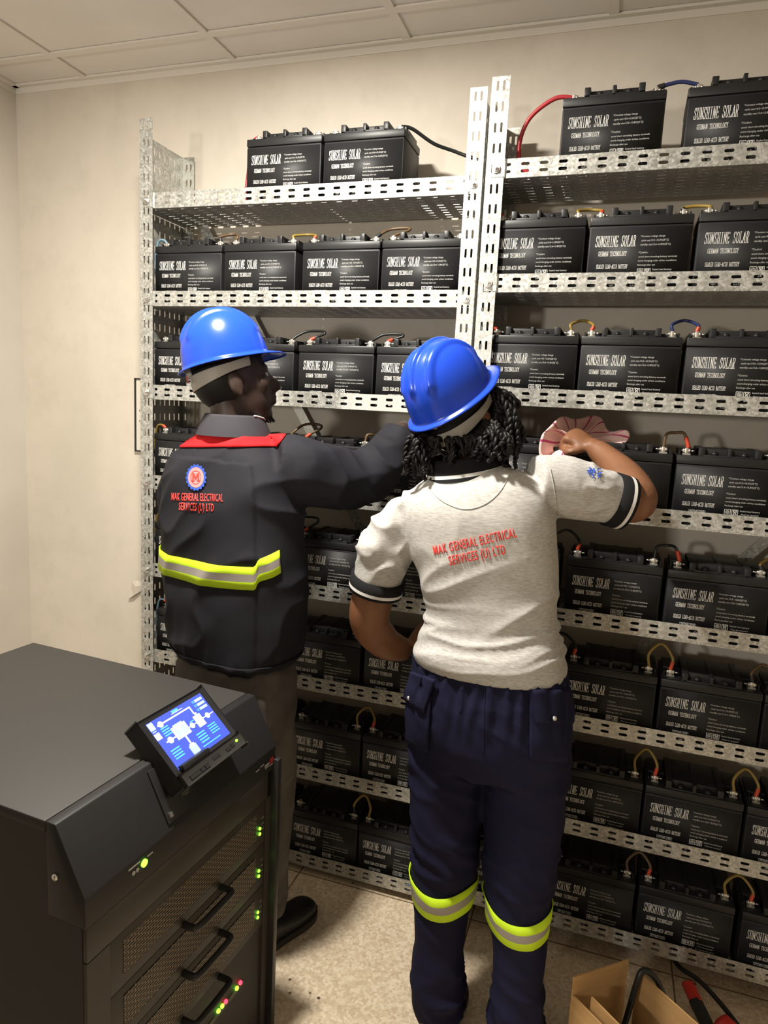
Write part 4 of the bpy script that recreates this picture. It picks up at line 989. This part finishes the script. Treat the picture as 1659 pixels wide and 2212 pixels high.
# jacket
bm = bmesh.new()
loft(bm, [(at(514, 1412, -.385), .176, .136, 0), (at(514, 1398, -.385), .186, .146, 0), (at(514, 1362, -.38), .200, .155, 0), (at(511, 1300, -.378), .209, .158, 0), (at(505, 1200, -.372), .214, .156, 0), (at(504, 1110, -.366), .212, .152, 0),
          (at(505, 1040, -.360), .206, .142, -.02), (at(508, 990, -.356), .182, .122, -.02), (at(510, 960, -.354), .130, .098, 0), (at(510, 935, -.352), .078, .078, 0)], MR)
for P_ in (slvR, slvL): tube(bm, [p for p, r in P_], [r for p, r in P_], 24, 6)
bm = fuse(bm, .0068, 6)
mc = at(507, 1250, -.375)
def jfold(p):
    q = p - mc; a = q.dot(MR); f = q.dot(MF)
    arm = max(0, min(1, (a - .20) / .05)) if p.z > 1.25 else 0
    d1 = ridge(p, (a * 4 + q.z * 5.5, f * 4, q.z * 7 - a * 7)) * .0115          # slanting pulls across the back
    d2 = ridge(p, (a * 16, f * 16, q.z * 3)) * .007 * max(0, min(1, (1.08 - p.z) / .15))
    d3 = ridge(p, (a * 9 + p.z * 8, f * 9, p.z * 6 + 3)) * .014 * arm
    # step of the back panel at the side seam
    th = math.degrees(math.atan2(a, -f)); st = 0
    if p.z < 1.47 and arm == 0: st = .0055 * (1 - max(0, min(1, (th - 57) / 2.0))) if th < 62 else 0
    w_ = .006 if .85 < p.z < .93 else 0
    return d1 * (1 - .4 * arm) + d2 + d3 + st - w_ * .6
wrinkle(bm, jfold)
JK = obj('jacket', bm, jack_m, MAN, smooth=True, off=MO)
jb = bvh_of(JK, MO)
patch('shoulder_yoke', jb, ([(436, 926), (400, 945), (374, 968)], [(578, 912), (622, 935), (600, 966)]), 40, 12, red_f, JK, MO, .0035, .003, edges=lambda u, v: -6 * math.sin(PI * u) * (1 - v))
girdle('reflective_band', jb, V((mc.x, mc.y, 1.182)), (0, 0, 1), .030, -110, 76, -MF, [hiviz_m, refl_m], JK, MO, .0045, n=120, dip=lambda t: .020 * max(0, min(1, (t - 57) / 2.5)) + .0012 * max(0, t - 59.5))
girdle('waistband', jb, V((mc.x, mc.y, .915)), (0, 0, 1), .026, -180, 180, -MF, [jack_m, jack_m], JK, MO, .004, n=110)
lettering('embroidered_name', jb, [('MAK GENERAL ELECTRICAL', (371, 1081), (482, 1084), 17), ('SERVICES (U) LTD', (387, 1102), (462, 1105), 17)], emb_r, JK, MO)
bm = bmesh.new(); lc = (426, 1032)
def poly(P, mi, lift):
    vv = [hit(jb, lc[0] + x * .80, lc[1] - y, lift) for x, y in P]; bm.faces.new([bm.verts.new(p) for p in vv]).material_index = mi
for k in range(18):
    a = k * PI / 9; c_, s_ = math.cos(a), math.sin(a)
    poly([(c_ * 23 - s_ * 2.6, s_ * 25 + c_ * 2.6), (c_ * 28 - s_ * 2.0, s_ * 29 + c_ * 2.0), (c_ * 28 + s_ * 2.0, s_ * 29 - c_ * 2.0), (c_ * 23 + s_ * 2.6, s_ * 25 - c_ * 2.6)], 1, .0045)
rg = lambda r0, k: (r0 * math.cos(k * PI / 16), r0 * 1.06 * math.sin(k * PI / 16))
for k in range(32): poly([rg(21, k), rg(25.5, k), rg(25.5, k + 1), rg(21, k + 1)], 1, .0045); poly([rg(14, k), rg(21, k), rg(21, k + 1), rg(14, k + 1)], 2, .005); poly([rg(13, k), rg(14.2, k), rg(14.2, k + 1), rg(13, k + 1)], 0, .0055); poly([rg(0.2, k), rg(13, k), rg(13, k + 1), rg(0.2, k + 1)], 2, .0048)
for P_ in ([(-9, -8), (-5, -8), (-5, 9), (-9, 9)], [(5, -8), (9, -8), (9, 9), (5, 9)], [(-8, 9), (-3.5, 9), (2, -4), (-1.5, -4)], [(3.5, 9), (8, 9), (1.5, -4), (-2, -4)], [(-11, -8), (-3, -8), (-3, -5.5), (-11, -5.5)], [(3, -8), (11, -8), (11, -5.5), (3, -5.5)]): poly(P_, 0, .006)
obj('emblem', bm, [emb_r, emb_b, emb_p], JK, off=MO)
# collar: upright fold round the neck, pale lining at its front edge
cN = at(508, 925, -.355); bm = bmesh.new(); rings = []
for f, rr, dz in ((0, .100, -.020), (.4, .092, .006), (.8, .080, .032), (1, .077, .038), (1, .071, .037), (.8, .071, .028), (0, .074, -.03)):
    rings.append([cN + MR * (rr * 1.05 * math.cos(t)) + MF * (rr * 1.08 * math.sin(t)) + V((0, 0, dz - .022 * max(0, math.sin(t)))) for t in [2 * PI * k / 40 for k in range(40)]])
skin_rings(bm, rings, cap=False); obj('collar', bm, fabric('faded_collar', (.050, .047, .054)), JK, smooth=True, off=MO)
bm = bmesh.new(); tube(bm, [cN + MR * (.079 * 1.05 * math.cos(t)) + MF * (.079 * 1.08 * math.sin(t)) + V((0, 0, .038 - .022 * max(0, math.sin(t)))) for t in [math.radians(k) for k in (-10, 15, 40, 65, 90, 115)]], .0024, 8, 5); obj('collar_lining', bm, ribw_m, JK, smooth=True, off=MO)
# trousers and shoes
bm = bmesh.new()
loft(bm, [(at(512, 1570, -.385), .165, .130, 0), (at(512, 1510, -.385), .182, .142, 0), (at(511, 1455, -.385), .178, .138, 0), (at(510, 1410, -.385), .172, .130, 0)], MR)
for P_ in (legR, legL): tube(bm, [P_[0][0] + V((0, 0, .10))] + [p for p, r in P_], [.10] + [r * 1.12 for p, r in P_], 22, 6)
bm = fuse(bm, .009, 6); wrinkle(bm, lambda p: ridge(p, (p.x * 9, p.y * 9, p.z * 11 + p.x * 5)) * .007)
TM = obj('trousers', bm, jean_m, MAN, smooth=True, off=MO)
tb = bvh_of(TM, MO)
patch('back_pocket', tb, ([(476, 1500), (478, 1560), (482, 1600)], [(572, 1510), (578, 1570), (560, 1615)]), 14, 12, jean_m, TM, MO, .004, .003)
shoe('shoe', (.735, -.150, FZ), (.640, -.425, FZ), MAN, MO, boot_m); shoe('shoe', (.49, -.13, FZ), (.44, -.42, FZ), MAN, MO, boot_m)

# ------------------------------------------------------------------ the woman at the right rack
WR = V((.998, -.06, 0)); WF = V((.06, .998, 0))
WO = V((1.33, -.42, FZ))
w_up, w_fw = camv(-.46, .80, -.38), camv(.58, .66, .48)
wax = frame(w_up, w_fw); WC = at(974, 858, -.42); ws = .875
wsk = WC - wax[2] * .046 + wax[1] * .002
sR = [(at(1150, 1045, -.41), .066), (at(1215, 1052, -.37), .075), (at(1280, 1066, -.335), .069), (at(1336, 1083, -.31), .058)]
sL = [(at(893, 1118, -.415), .064), (at(850, 1162, -.41), .071), (at(826, 1212, -.405), .067), (at(814, 1262, -.40), .063)]
aR = [(at(1200, 1052, -.38), .046), (at(1310, 1075, -.32), .050), (at(1372, 1082, -.28), .052), (at(1352, 1036, -.19), .048), (at(1316, 996, -.11), .037), (at(1288, 970, -.072), .029)]
aL = [(at(830, 1180, -.405), .046), (at(810, 1270, -.40), .055), (at(798, 1340, -.39), .053), (at(828, 1385, -.37), .046), (at(862, 1400, -.348), .036), (at(880, 1400, -.335), .029)]
wlR = [(at(1140, 1610, -.42), .104), (at(1132, 1760, -.425), .098), (at(1120, 1930, -.435), .082), (at(1122, 2070, -.445), .066), (at(1118, 2150, -.45), .064), (at(1114, 2225, -.45), .070)]
wlL = [(at(968, 1610, -.42), .100), (at(962, 1760, -.425), .090), (at(958, 1890, -.435), .080), (at(948, 2040, -.445), .065), (at(948, 2135, -.45), .066), (at(950, 2196, -.45), .052)]
bm = bmesh.new()
head(bm, wsk, wax, .97)
wn = at(1000, 1020, -.41)
tube(bm, [wn - V((0, 0, .05)), wn, wsk - wax[2] * .060 - wax[1] * .020, wsk - wax[2] * .02 - wax[1] * .01], [.064, .052, .050, .055], 18, 4)
loft(bm, [(at(1055, 1520, -.42), .150, .11, 0), (at(1060, 1330, -.42), .125, .085, 0), (at(1030, 1130, -.42), .15, .085, .05), (at(1015, 1060, -.415), .14, .075, .15), (at(1002, 1020, -.41), .06, .05, .2)], WR, 28)
for P_ in (aR, aL): tube(bm, [p for p, r in P_], [r for p, r in P_], 18, 6)
for P_ in (wlR, wlL): tube(bm, [p for p, r in P_[:-1]], [r * .74 for p, r in P_[:-1]], 14, 4)
hw = aR[-1][0]
tube(bm, [aR[-2][0], hw, at(1272, 959, -.062)], [.037, .029, .026], 14, 4, flat=.85)
hand(bm, at(1284, 966, -.070), at(1232, 937, -.040) - at(1284, 966, -.070), V((.15, -.55, .85)), (1.35, 1.6, 1.2), .95, True, 1.5)
ball(bm, at(1236, 954, -.045), .024, .024, .020, sub=2)
hand(bm, aL[-1][0], at(918, 1352, -.285) - aL[-1][0], V((-.75, -.45, .2)), (.35, .45, .35), .95, False, .2)
bm = fuse(bm, .0050, 5)
WOM = obj('person', bm, skin_w, smooth=True, off=WO); WOM.location = WO
tag(WOM, 'woman in grey polo shirt and blue hard hat wiping a battery with a pink cloth', 'person')
eyes(wsk, wax, .97, WOM, WO)
helmet(WOM, WO, WC, wax, ws, 'blue plastic helmet with grey headband', (-.022, -.048, .010, .009))
# hair: close cap under the helmet and hanging rope twists
bm = bmesh.new(); ball(bm, wsk - wax[1] * .002, .082, .096, .098, wax, 4)
for v in list(bm.verts):
    q = v.co - wsk
    if q.dot(wax[2]) > .03 or (q.dot(wax[1]) > .068 and q.dot(wax[2]) < .05): bm.verts.remove(v)
def twist(pts, r, turns, n=9):
    q = cat([list(p) for p in pts], 14); L = len(q)
    for ph in (0, PI):
        P_ = []
        for i, p in enumerate(q):
            f = i / (L - 1); a = ph + f * turns * 2 * PI; t_ = (V(q[min(i + 1, L - 1)]) - V(q[max(i - 1, 0)])).normalized(); s_ = t_.orthogonal().normalized(); c_ = t_.cross(s_)
            P_.append(V(p) + (s_ * math.cos(a) + c_ * math.sin(a)) * r * .55 * (1 - .35 * f))
        tube(bm, P_, [r * .78 * (1 - .4 * i / (L - 1)) for i in range(L)], 7, 1)
random.seed(21)
def lock(s0, s1, ymid, n_, end):
    """n_ twists starting under the rim between photo points s0, s1 and hanging to the area end = (x0, x1, y0, y1, Y0, Y1)"""
    for k in range(n_):
        f = random.random(); sx, sy = s0[0] + (s1[0] - s0[0]) * f, s0[1] + (s1[1] - s0[1]) * f
        g_ = min(1, max(0, f + random.uniform(-.25, .25)))
        e = at(end[0] + (end[1] - end[0]) * g_, random.uniform(end[2], end[3]), random.uniform(end[4], end[5]))
        p0 = at(sx, sy, ymid) ; d_ = (p0 - wsk); p0 = wsk + d_.normalized() * .092
        out = V((d_.x, d_.y, 0)).normalized()
        p1 = p0.lerp(e, .35) + out * random.uniform(.008, .028) + V((0, 0, .012)); p2 = p0.lerp(e, .72) + out * random.uniform(.004, .024) + V((random.uniform(-.012, .012), 0, random.uniform(-.004, .012)))
        twist([p0, p1, p2, e, e + V((random.uniform(-.012, .012), random.uniform(-.006, .006), -.012))], random.uniform(.0055, .0078), (e - p0).length / .019)
lock((905, 935), (935, 960), -.46, 16, (880, 942, 985, 1042, -.50, -.42))
lock((935, 965), (1010, 960), -.48, 18, (940, 1050, 968, 992, -.51, -.46))
lock((1005, 955), (1060, 905), -.46, 20, (1030, 1108, 945, 990, -.51, -.43))
lock((1052, 905), (1085, 850), -.42, 20, (1085, 1122, 915, 1000, -.46, -.36))
lock((1062, 862), (1082, 812), -.42, 16, (1080, 1116, 880, 960, -.44, -.34))
lock((900, 925), (915, 940), -.36, 8, (885, 935, 960, 1015, -.36, -.30))
obj('hair', bm, hair_m, WOM, smooth=True, off=WO)
# polo shirt
bm = bmesh.new()
loft(bm, [(at(1057, 1436, -.42), .186, .142, 0), (at(1057, 1418, -.42), .189, .146, 0), (at(1058, 1392, -.42), .181, .136, 0), (at(1061, 1350, -.42), .164, .118, 0), (at(1058, 1300, -.42), .162, .114, 0), (at(1048, 1235, -.42), .170, .116, .02),
          (at(1036, 1165, -.42), .184, .121, .05), (at(1026, 1105, -.42), .188, .118, .10), (at(1016, 1062, -.416), .172, .104, .17), (at(1008, 1034, -.412), .130, .082, .22), (at(1003, 1012, -.41), .074, .066, .22)], WR)
for P_ in (sR, sL): tube(bm, [p for p, r in P_], [r for p, r in P_], 26, 6)
bm = fuse(bm, .0058, 5)
wc = at(1058, 1300, -.42)
def sfold(p):
    q = p - wc; a = q.dot(WR); f = q.dot(WF); z = q.z
    low = max(0, min(1, (.02 - z) / .10)); mid = max(0, min(1, (.16 - z) / .12)) * (1 - low)
    d = ridge(p, (a * 3.2 + 4, f * 3, z * 30 - a * 5 + noise.noise(p * 7) * .8)) * .0125 * low          # bunched folds at the waist
    d += ridge(p, (a * 3 + 9, f * 4, z * 13 - a * 9)) * .0105 * mid                                      # slanting pulls
    d += ridge(p, (a * 8, f * 6, z * 5 + a * 4)) * .0040 * (1 - low) * (1 - mid * .5)
    sl = max(0, min(1, (abs(a - .0) - .19) / .03)) * (1 if z > .0 else 0)
    d += ridge(p, (p.x * 13 + z * 9, f * 9, z * 15 - p.x * 9)) * .013 * sl
    for e_, _r in (sL[-1], sR[-1]): d *= max(0, min(1, ((p - e_).length - .058) / .04))
    return d * max(0, min(1, (q.z + .152) / .03))
wrinkle(bm, sfold)
SH_ = obj('polo_shirt', bm, shirt_m, WOM, smooth=True, off=WO); sb = bvh_of(SH_, WO)
lettering('embroidered_name', sb, [('MAK GENERAL ELECTRICAL', (939, 1199), (1116, 1160), 21), ('SERVICES (U) LTD', (972, 1221), (1093, 1196), 21)], emb_r, SH_, WO)
# seam of the yoke below the collar, armhole seam, crest on the sleeve
def seam(name, bvh, P_, r, mt, parent, off, n=8):
    q = cat([list(p) for p in P_], n); pts = [hit(bvh, x, y, r * .3) for x, y in q]; pts = [p for p in pts if p is not None]
    bm = bmesh.new(); tube(bm, pts, r, 6, 1); return obj(name, bm, mt, parent, smooth=True, off=off)
seam('yoke_seam', sb, [(928, 1058), (960, 1085), (1005, 1100), (1050, 1088), (1085, 1055), (1108, 1005)], .0016, shirt_m, SH_, WO)
seam('armhole_seam', sb, [(1188, 1012), (1196, 1050), (1203, 1100), (1204, 1150)], .0016, shirt_m, SH_, WO)
bm = bmesh.new(); random.seed(4)
for k in range(22):
    x, y = 1283 + random.uniform(-13, 13), 1022 + random.uniform(-10, 10) ; a = random.uniform(0, PI); l_ = random.uniform(2, 5)
    P_ = [hit(sb, x + math.cos(a) * l_ * i + math.sin(a) * 1.1 * j, y + math.sin(a) * l_ * i - math.cos(a) * 1.1 * j, .003) for i, j in ((-1, -1), (1, -1), (1, 1), (-1, 1))]
    if None not in P_ and max((P_[i] - P_[i - 1]).length for i in range(4)) < .03: bm.faces.new([bm.verts.new(p) for p in P_])
obj('sleeve_crest', bm, emb_b, SH_, off=WO)
def cuff(name, P_, grow, parent, off):
    (p0, r0), (p1, r1) = P_[-2], P_[-1]; d = (p1 - p0).normalized(); s_ = d.orthogonal().normalized(); c_ = d.cross(s_); bm = bmesh.new(); rings = []
    prof = ((-.0225, .98, 0), (-.022, 1.15, 0), (.004, 1.14, 0), (.0045, 1.14, 1), (.0125, 1.14, 1), (.013, 1.14, 0), (.020, 1.13, 0), (.0205, .85, 0))
    vr = [[bm.verts.new(p1 + d * z + s_ * (r1 * g_ * grow * math.cos(2 * PI * k / 36)) + c_ * (r1 * g_ * grow * math.sin(2 * PI * k / 36))) for k in range(36)] for z, g_, m_ in prof]
    for i in range(len(vr) - 1):
        for k in range(36): bm.faces.new((vr[i][k], vr[i][(k + 1) % 36], vr[i + 1][(k + 1) % 36], vr[i + 1][k])).material_index = 1 if i == 3 else 0
    return obj(name, bm, [rib_m, ribw_m], parent, smooth=True, off=off)
cuff('sleeve_cuff', sL, 1.0, SH_, WO); cuff('sleeve_cuff', sR, 1.0, SH_, WO)
cN = at(1003, 1004, -.412); CRr = (WR + V((0, 0, .19))).normalized(); CU = CRr.cross(WF).normalized(); bm = bmesh.new(); vr = []
for rr, dz in ((.094, -.026), (.093, -.018), (.092, -.0175), (.090, -.0095), (.0895, -.009), (.082, .018), (.078, .026), (.072, .026), (.070, -.02)):
    vr.append([bm.verts.new(cN + CRr * (rr * 1.06 * math.cos(t)) + WF * (rr * .92 * math.sin(t)) + CU * (dz + .010 * math.sin(t))) for t in [2 * PI * k / 44 for k in range(44)]])
for i in range(len(vr) - 1):
    for k in range(44): bm.faces.new((vr[i][k], vr[i][(k + 1) % 44], vr[i + 1][(k + 1) % 44], vr[i + 1][k])).material_index = 1 if i == 2 else 0
obj('collar', bm, [rib_m, ribw_m], SH_, smooth=True, off=WO)
# trousers
bm = bmesh.new()
loft(bm, [(at(1053, 1640, -.42), .185, .125, 0), (at(1054, 1580, -.42), .203, .148, 0), (at(1056, 1520, -.42), .201, .150, 0), (at(1058, 1460, -.42), .190, .140, 0), (at(1058, 1425, -.42), .180, .132, 0), (at(1058, 1390, -.42), .150, .105, 0)], WR)
for P_ in (wlR, wlL): tube(bm, [P_[0][0] + V((0, 0, .08))] + [p for p, r in P_], [.10] + [r for p, r in P_], 26, 6)
bm = fuse(bm, .0075, 6)
pc = at(1056, 1560, -.42)
def tfold(p):
    q = p - pc; a = q.dot(WR); z = p.z; top = max(0, min(1, (z - .86) / .10))
    th = math.atan2(q.dot(WF), a)
    d = (math.sin(th * 26 + noise.noise(V((th * 3, 0, z * 6))) * 4) * .0045 + ridge(p, (th * 7, 1, z * 4)) * .004) * top
    kn = max(0, 1 - abs(z - .50) / .16); an = max(0, min(1, (.24 - z) / .10)); se = max(0, 1 - abs(z - .74) / .10)
    d += ridge(p, (p.x * 7, p.y * 7, z * 17 + p.x * 6)) * (.010 * kn + .015 * an + .009 * se + .004)
    d += ridge(p, (p.x * 10, p.y * 8, z * 4)) * .003
    return d
wrinkle(bm, tfold)
TW = obj('trousers', bm, navy_m, WOM, smooth=True, off=WO); tb = bvh_of(TW, WO)
for P_, dip in ((wlL, 1), (wlR, -1)):
    c_ = at(957, 1905, -.435) if dip == 1 else at(1117, 1958, -.435)
    tl = -.03 if dip == 1 else .10
    girdle('reflective_band', tb, c_, (tl, -.10, 1), .033, -180, 180, V((0, -1, 0)), [hiviz_m, refl_m], TW, WO, .0045, n=90, R=.097, dip=lambda t: -.012 * max(0, math.cos(math.radians(t))) ** 3)
patch('pocket_flap', tb, ([(1142, 1488), (1143, 1535), (1156, 1562)], [(1230, 1490), (1236, 1530), (1234, 1560)]), 14, 10, navy_m, TW, WO, .006, .004)
patch('pocket', tb, ([(1142, 1500), (1143, 1560), (1144, 1642)], [(1228, 1500), (1228, 1570), (1222, 1645)]), 14, 14, navy_m, TW, WO, .003, .003)
patch('pocket', tb, ([(880, 1508), (876, 1560), (878, 1600)], [(934, 1500), (930, 1570), (927, 1624)]), 10, 12, navy_m, TW, WO, .005, .004)
patch('pocket_flap', tb, ([(894, 1450), (886, 1480), (876, 1508)], [(944, 1466), (934, 1500), (922, 1538)]), 10, 10, navy_m, TW, WO, .010, .005)
for q in ((1196, 1548), (891, 1507)):
    p = hit(tb, q[0], q[1], .011)
    if p is not None: bm = bmesh.new(); ball(bm, p, .0062, .0062, .0062, sub=2); obj('snap_button', bm, steel_m, TW, smooth=True, off=WO)
seam('seat_seam', tb, [(1050, 1445), (1048, 1500), (1046, 1560), (1044, 1630)], .0015, navy_m, TW, WO)
for q in (1018, 1077):
    p, p2 = hit(tb, q, 1436, .003), hit(tb, q, 1450, .004)
    if p and p2: bm = bmesh.new(); tube(bm, [p + V((0, 0, .02)), p, p2], .005, 8, 2, flat=.4); obj('belt_loop', bm, navy_m, TW, smooth=True, off=WO)
shoe('boot', (1.245, -.27, FZ), (1.232, -.52, FZ), WOM, WO, boot_b, .10); shoe('boot', (1.450, -.27, FZ), (1.436, -.52, FZ), WOM, WO, boot_b, .10)

# ------------------------------------------------------------------ pink striped cloth gripped in her right hand
cl_m = mat('pink_terry_cloth', (.74, .36, .37), .9, spec=.1, sheen=.3); n = N(cl_m)
sepu = n.add('ShaderNodeSeparateXYZ'); n.l(n.tc.outputs['UV'], sepu.inputs[0])
fr = n.math('FRACT', n.math('MULTIPLY', sepu.outputs[0], 17.0)); st = n.ramp(fr, [(.0, g3(1)), (.84, g3(1)), (.85, g3(0)), (.97, g3(0)), (.98, g3(1))], 'CONSTANT')
n.col(n.mix((.58, .06, .20), (.97, .66, .62), st)); n.bump(n.noise(350, None, 3), .5, .002)
bm = bmesh.new(); uvl = bm.loops.layers.uv.new('UVMap')
out = [(1262, 1012, -.045), (1232, 1002, -.05), (1204, 988, -.095), (1167, 983, -.095), (1170, 947, -.085), (1185, 918, -.06), (1204, 911, -.015), (1228, 901, .07), (1263, 898, .08), (1298, 910, .075), (1313, 922, .06), (1341, 934, .04), (1360, 941, .02), (1338, 958, .0), (1316, 977, -.015), (1296, 1000, -.03), (1283, 1014, -.04)]
q = cat([list(at(*p)) for p in out], 6); ctr = at(1240, 950, .0); g = []; nr = 12
for i, p in enumerate(q):
    p = V(p); row = []
    for j in range(nr + 1):
        f = .12 + .88 * j / nr; c_ = ctr.lerp(p, f)
        c_ += V((0, .030 * math.sin(PI * f) + .012 * math.sin(i * .55) * f * (1.1 - f) * 2 + noise.noise(V((i * .12, f * 2.2, 3))) * .012, .010 * math.sin(i * .41 + f * 5) * f))
        row.append(bm.verts.new(c_))
    g.append(row)
for i in range(len(q) - 1):
    for j in range(nr):
        f = bm.faces.new((g[i][j], g[i][j + 1], g[i + 1][j + 1], g[i + 1][j]))
        for lp, (a, b) in zip(f.loops, ((i, j), (i, j + 1), (i + 1, j + 1), (i + 1, j))): lp[uvl].uv = (a / (len(q) - 1), b / nr)
CLO = V(ctr)
o = obj('cleaning_cloth', bm, cl_m, smooth=True, off=CLO); o.location = CLO
md = o.modifiers.new('thickness', 'SOLIDIFY'); md.thickness = .003; md.offset = 0
tag(o, 'pink striped cloth gripped in the woman\'s right hand over a battery', 'cloth')


# ------------------------------------------------------------------ unseen cabinet-shaped blocker, added to shade the lower left and power cabinet side
tc = thing('unseen_shade_cabinet', 'unseen cabinet shape added left of the camera to shade the power cabinet', 'cabinet', (.26, -1.90, FZ))
bm = bmesh.new(); box(bm, -.36, .36, -.34, .34, 0, 1.45, bev=.004); obj('body', bm, cab_m, tc, angle=.6)
bm = bmesh.new(); box(bm, .360, .372, -.32, .32, .05, 1.40, bev=.003); obj('door', bm, cabd_m, tc, angle=.6)
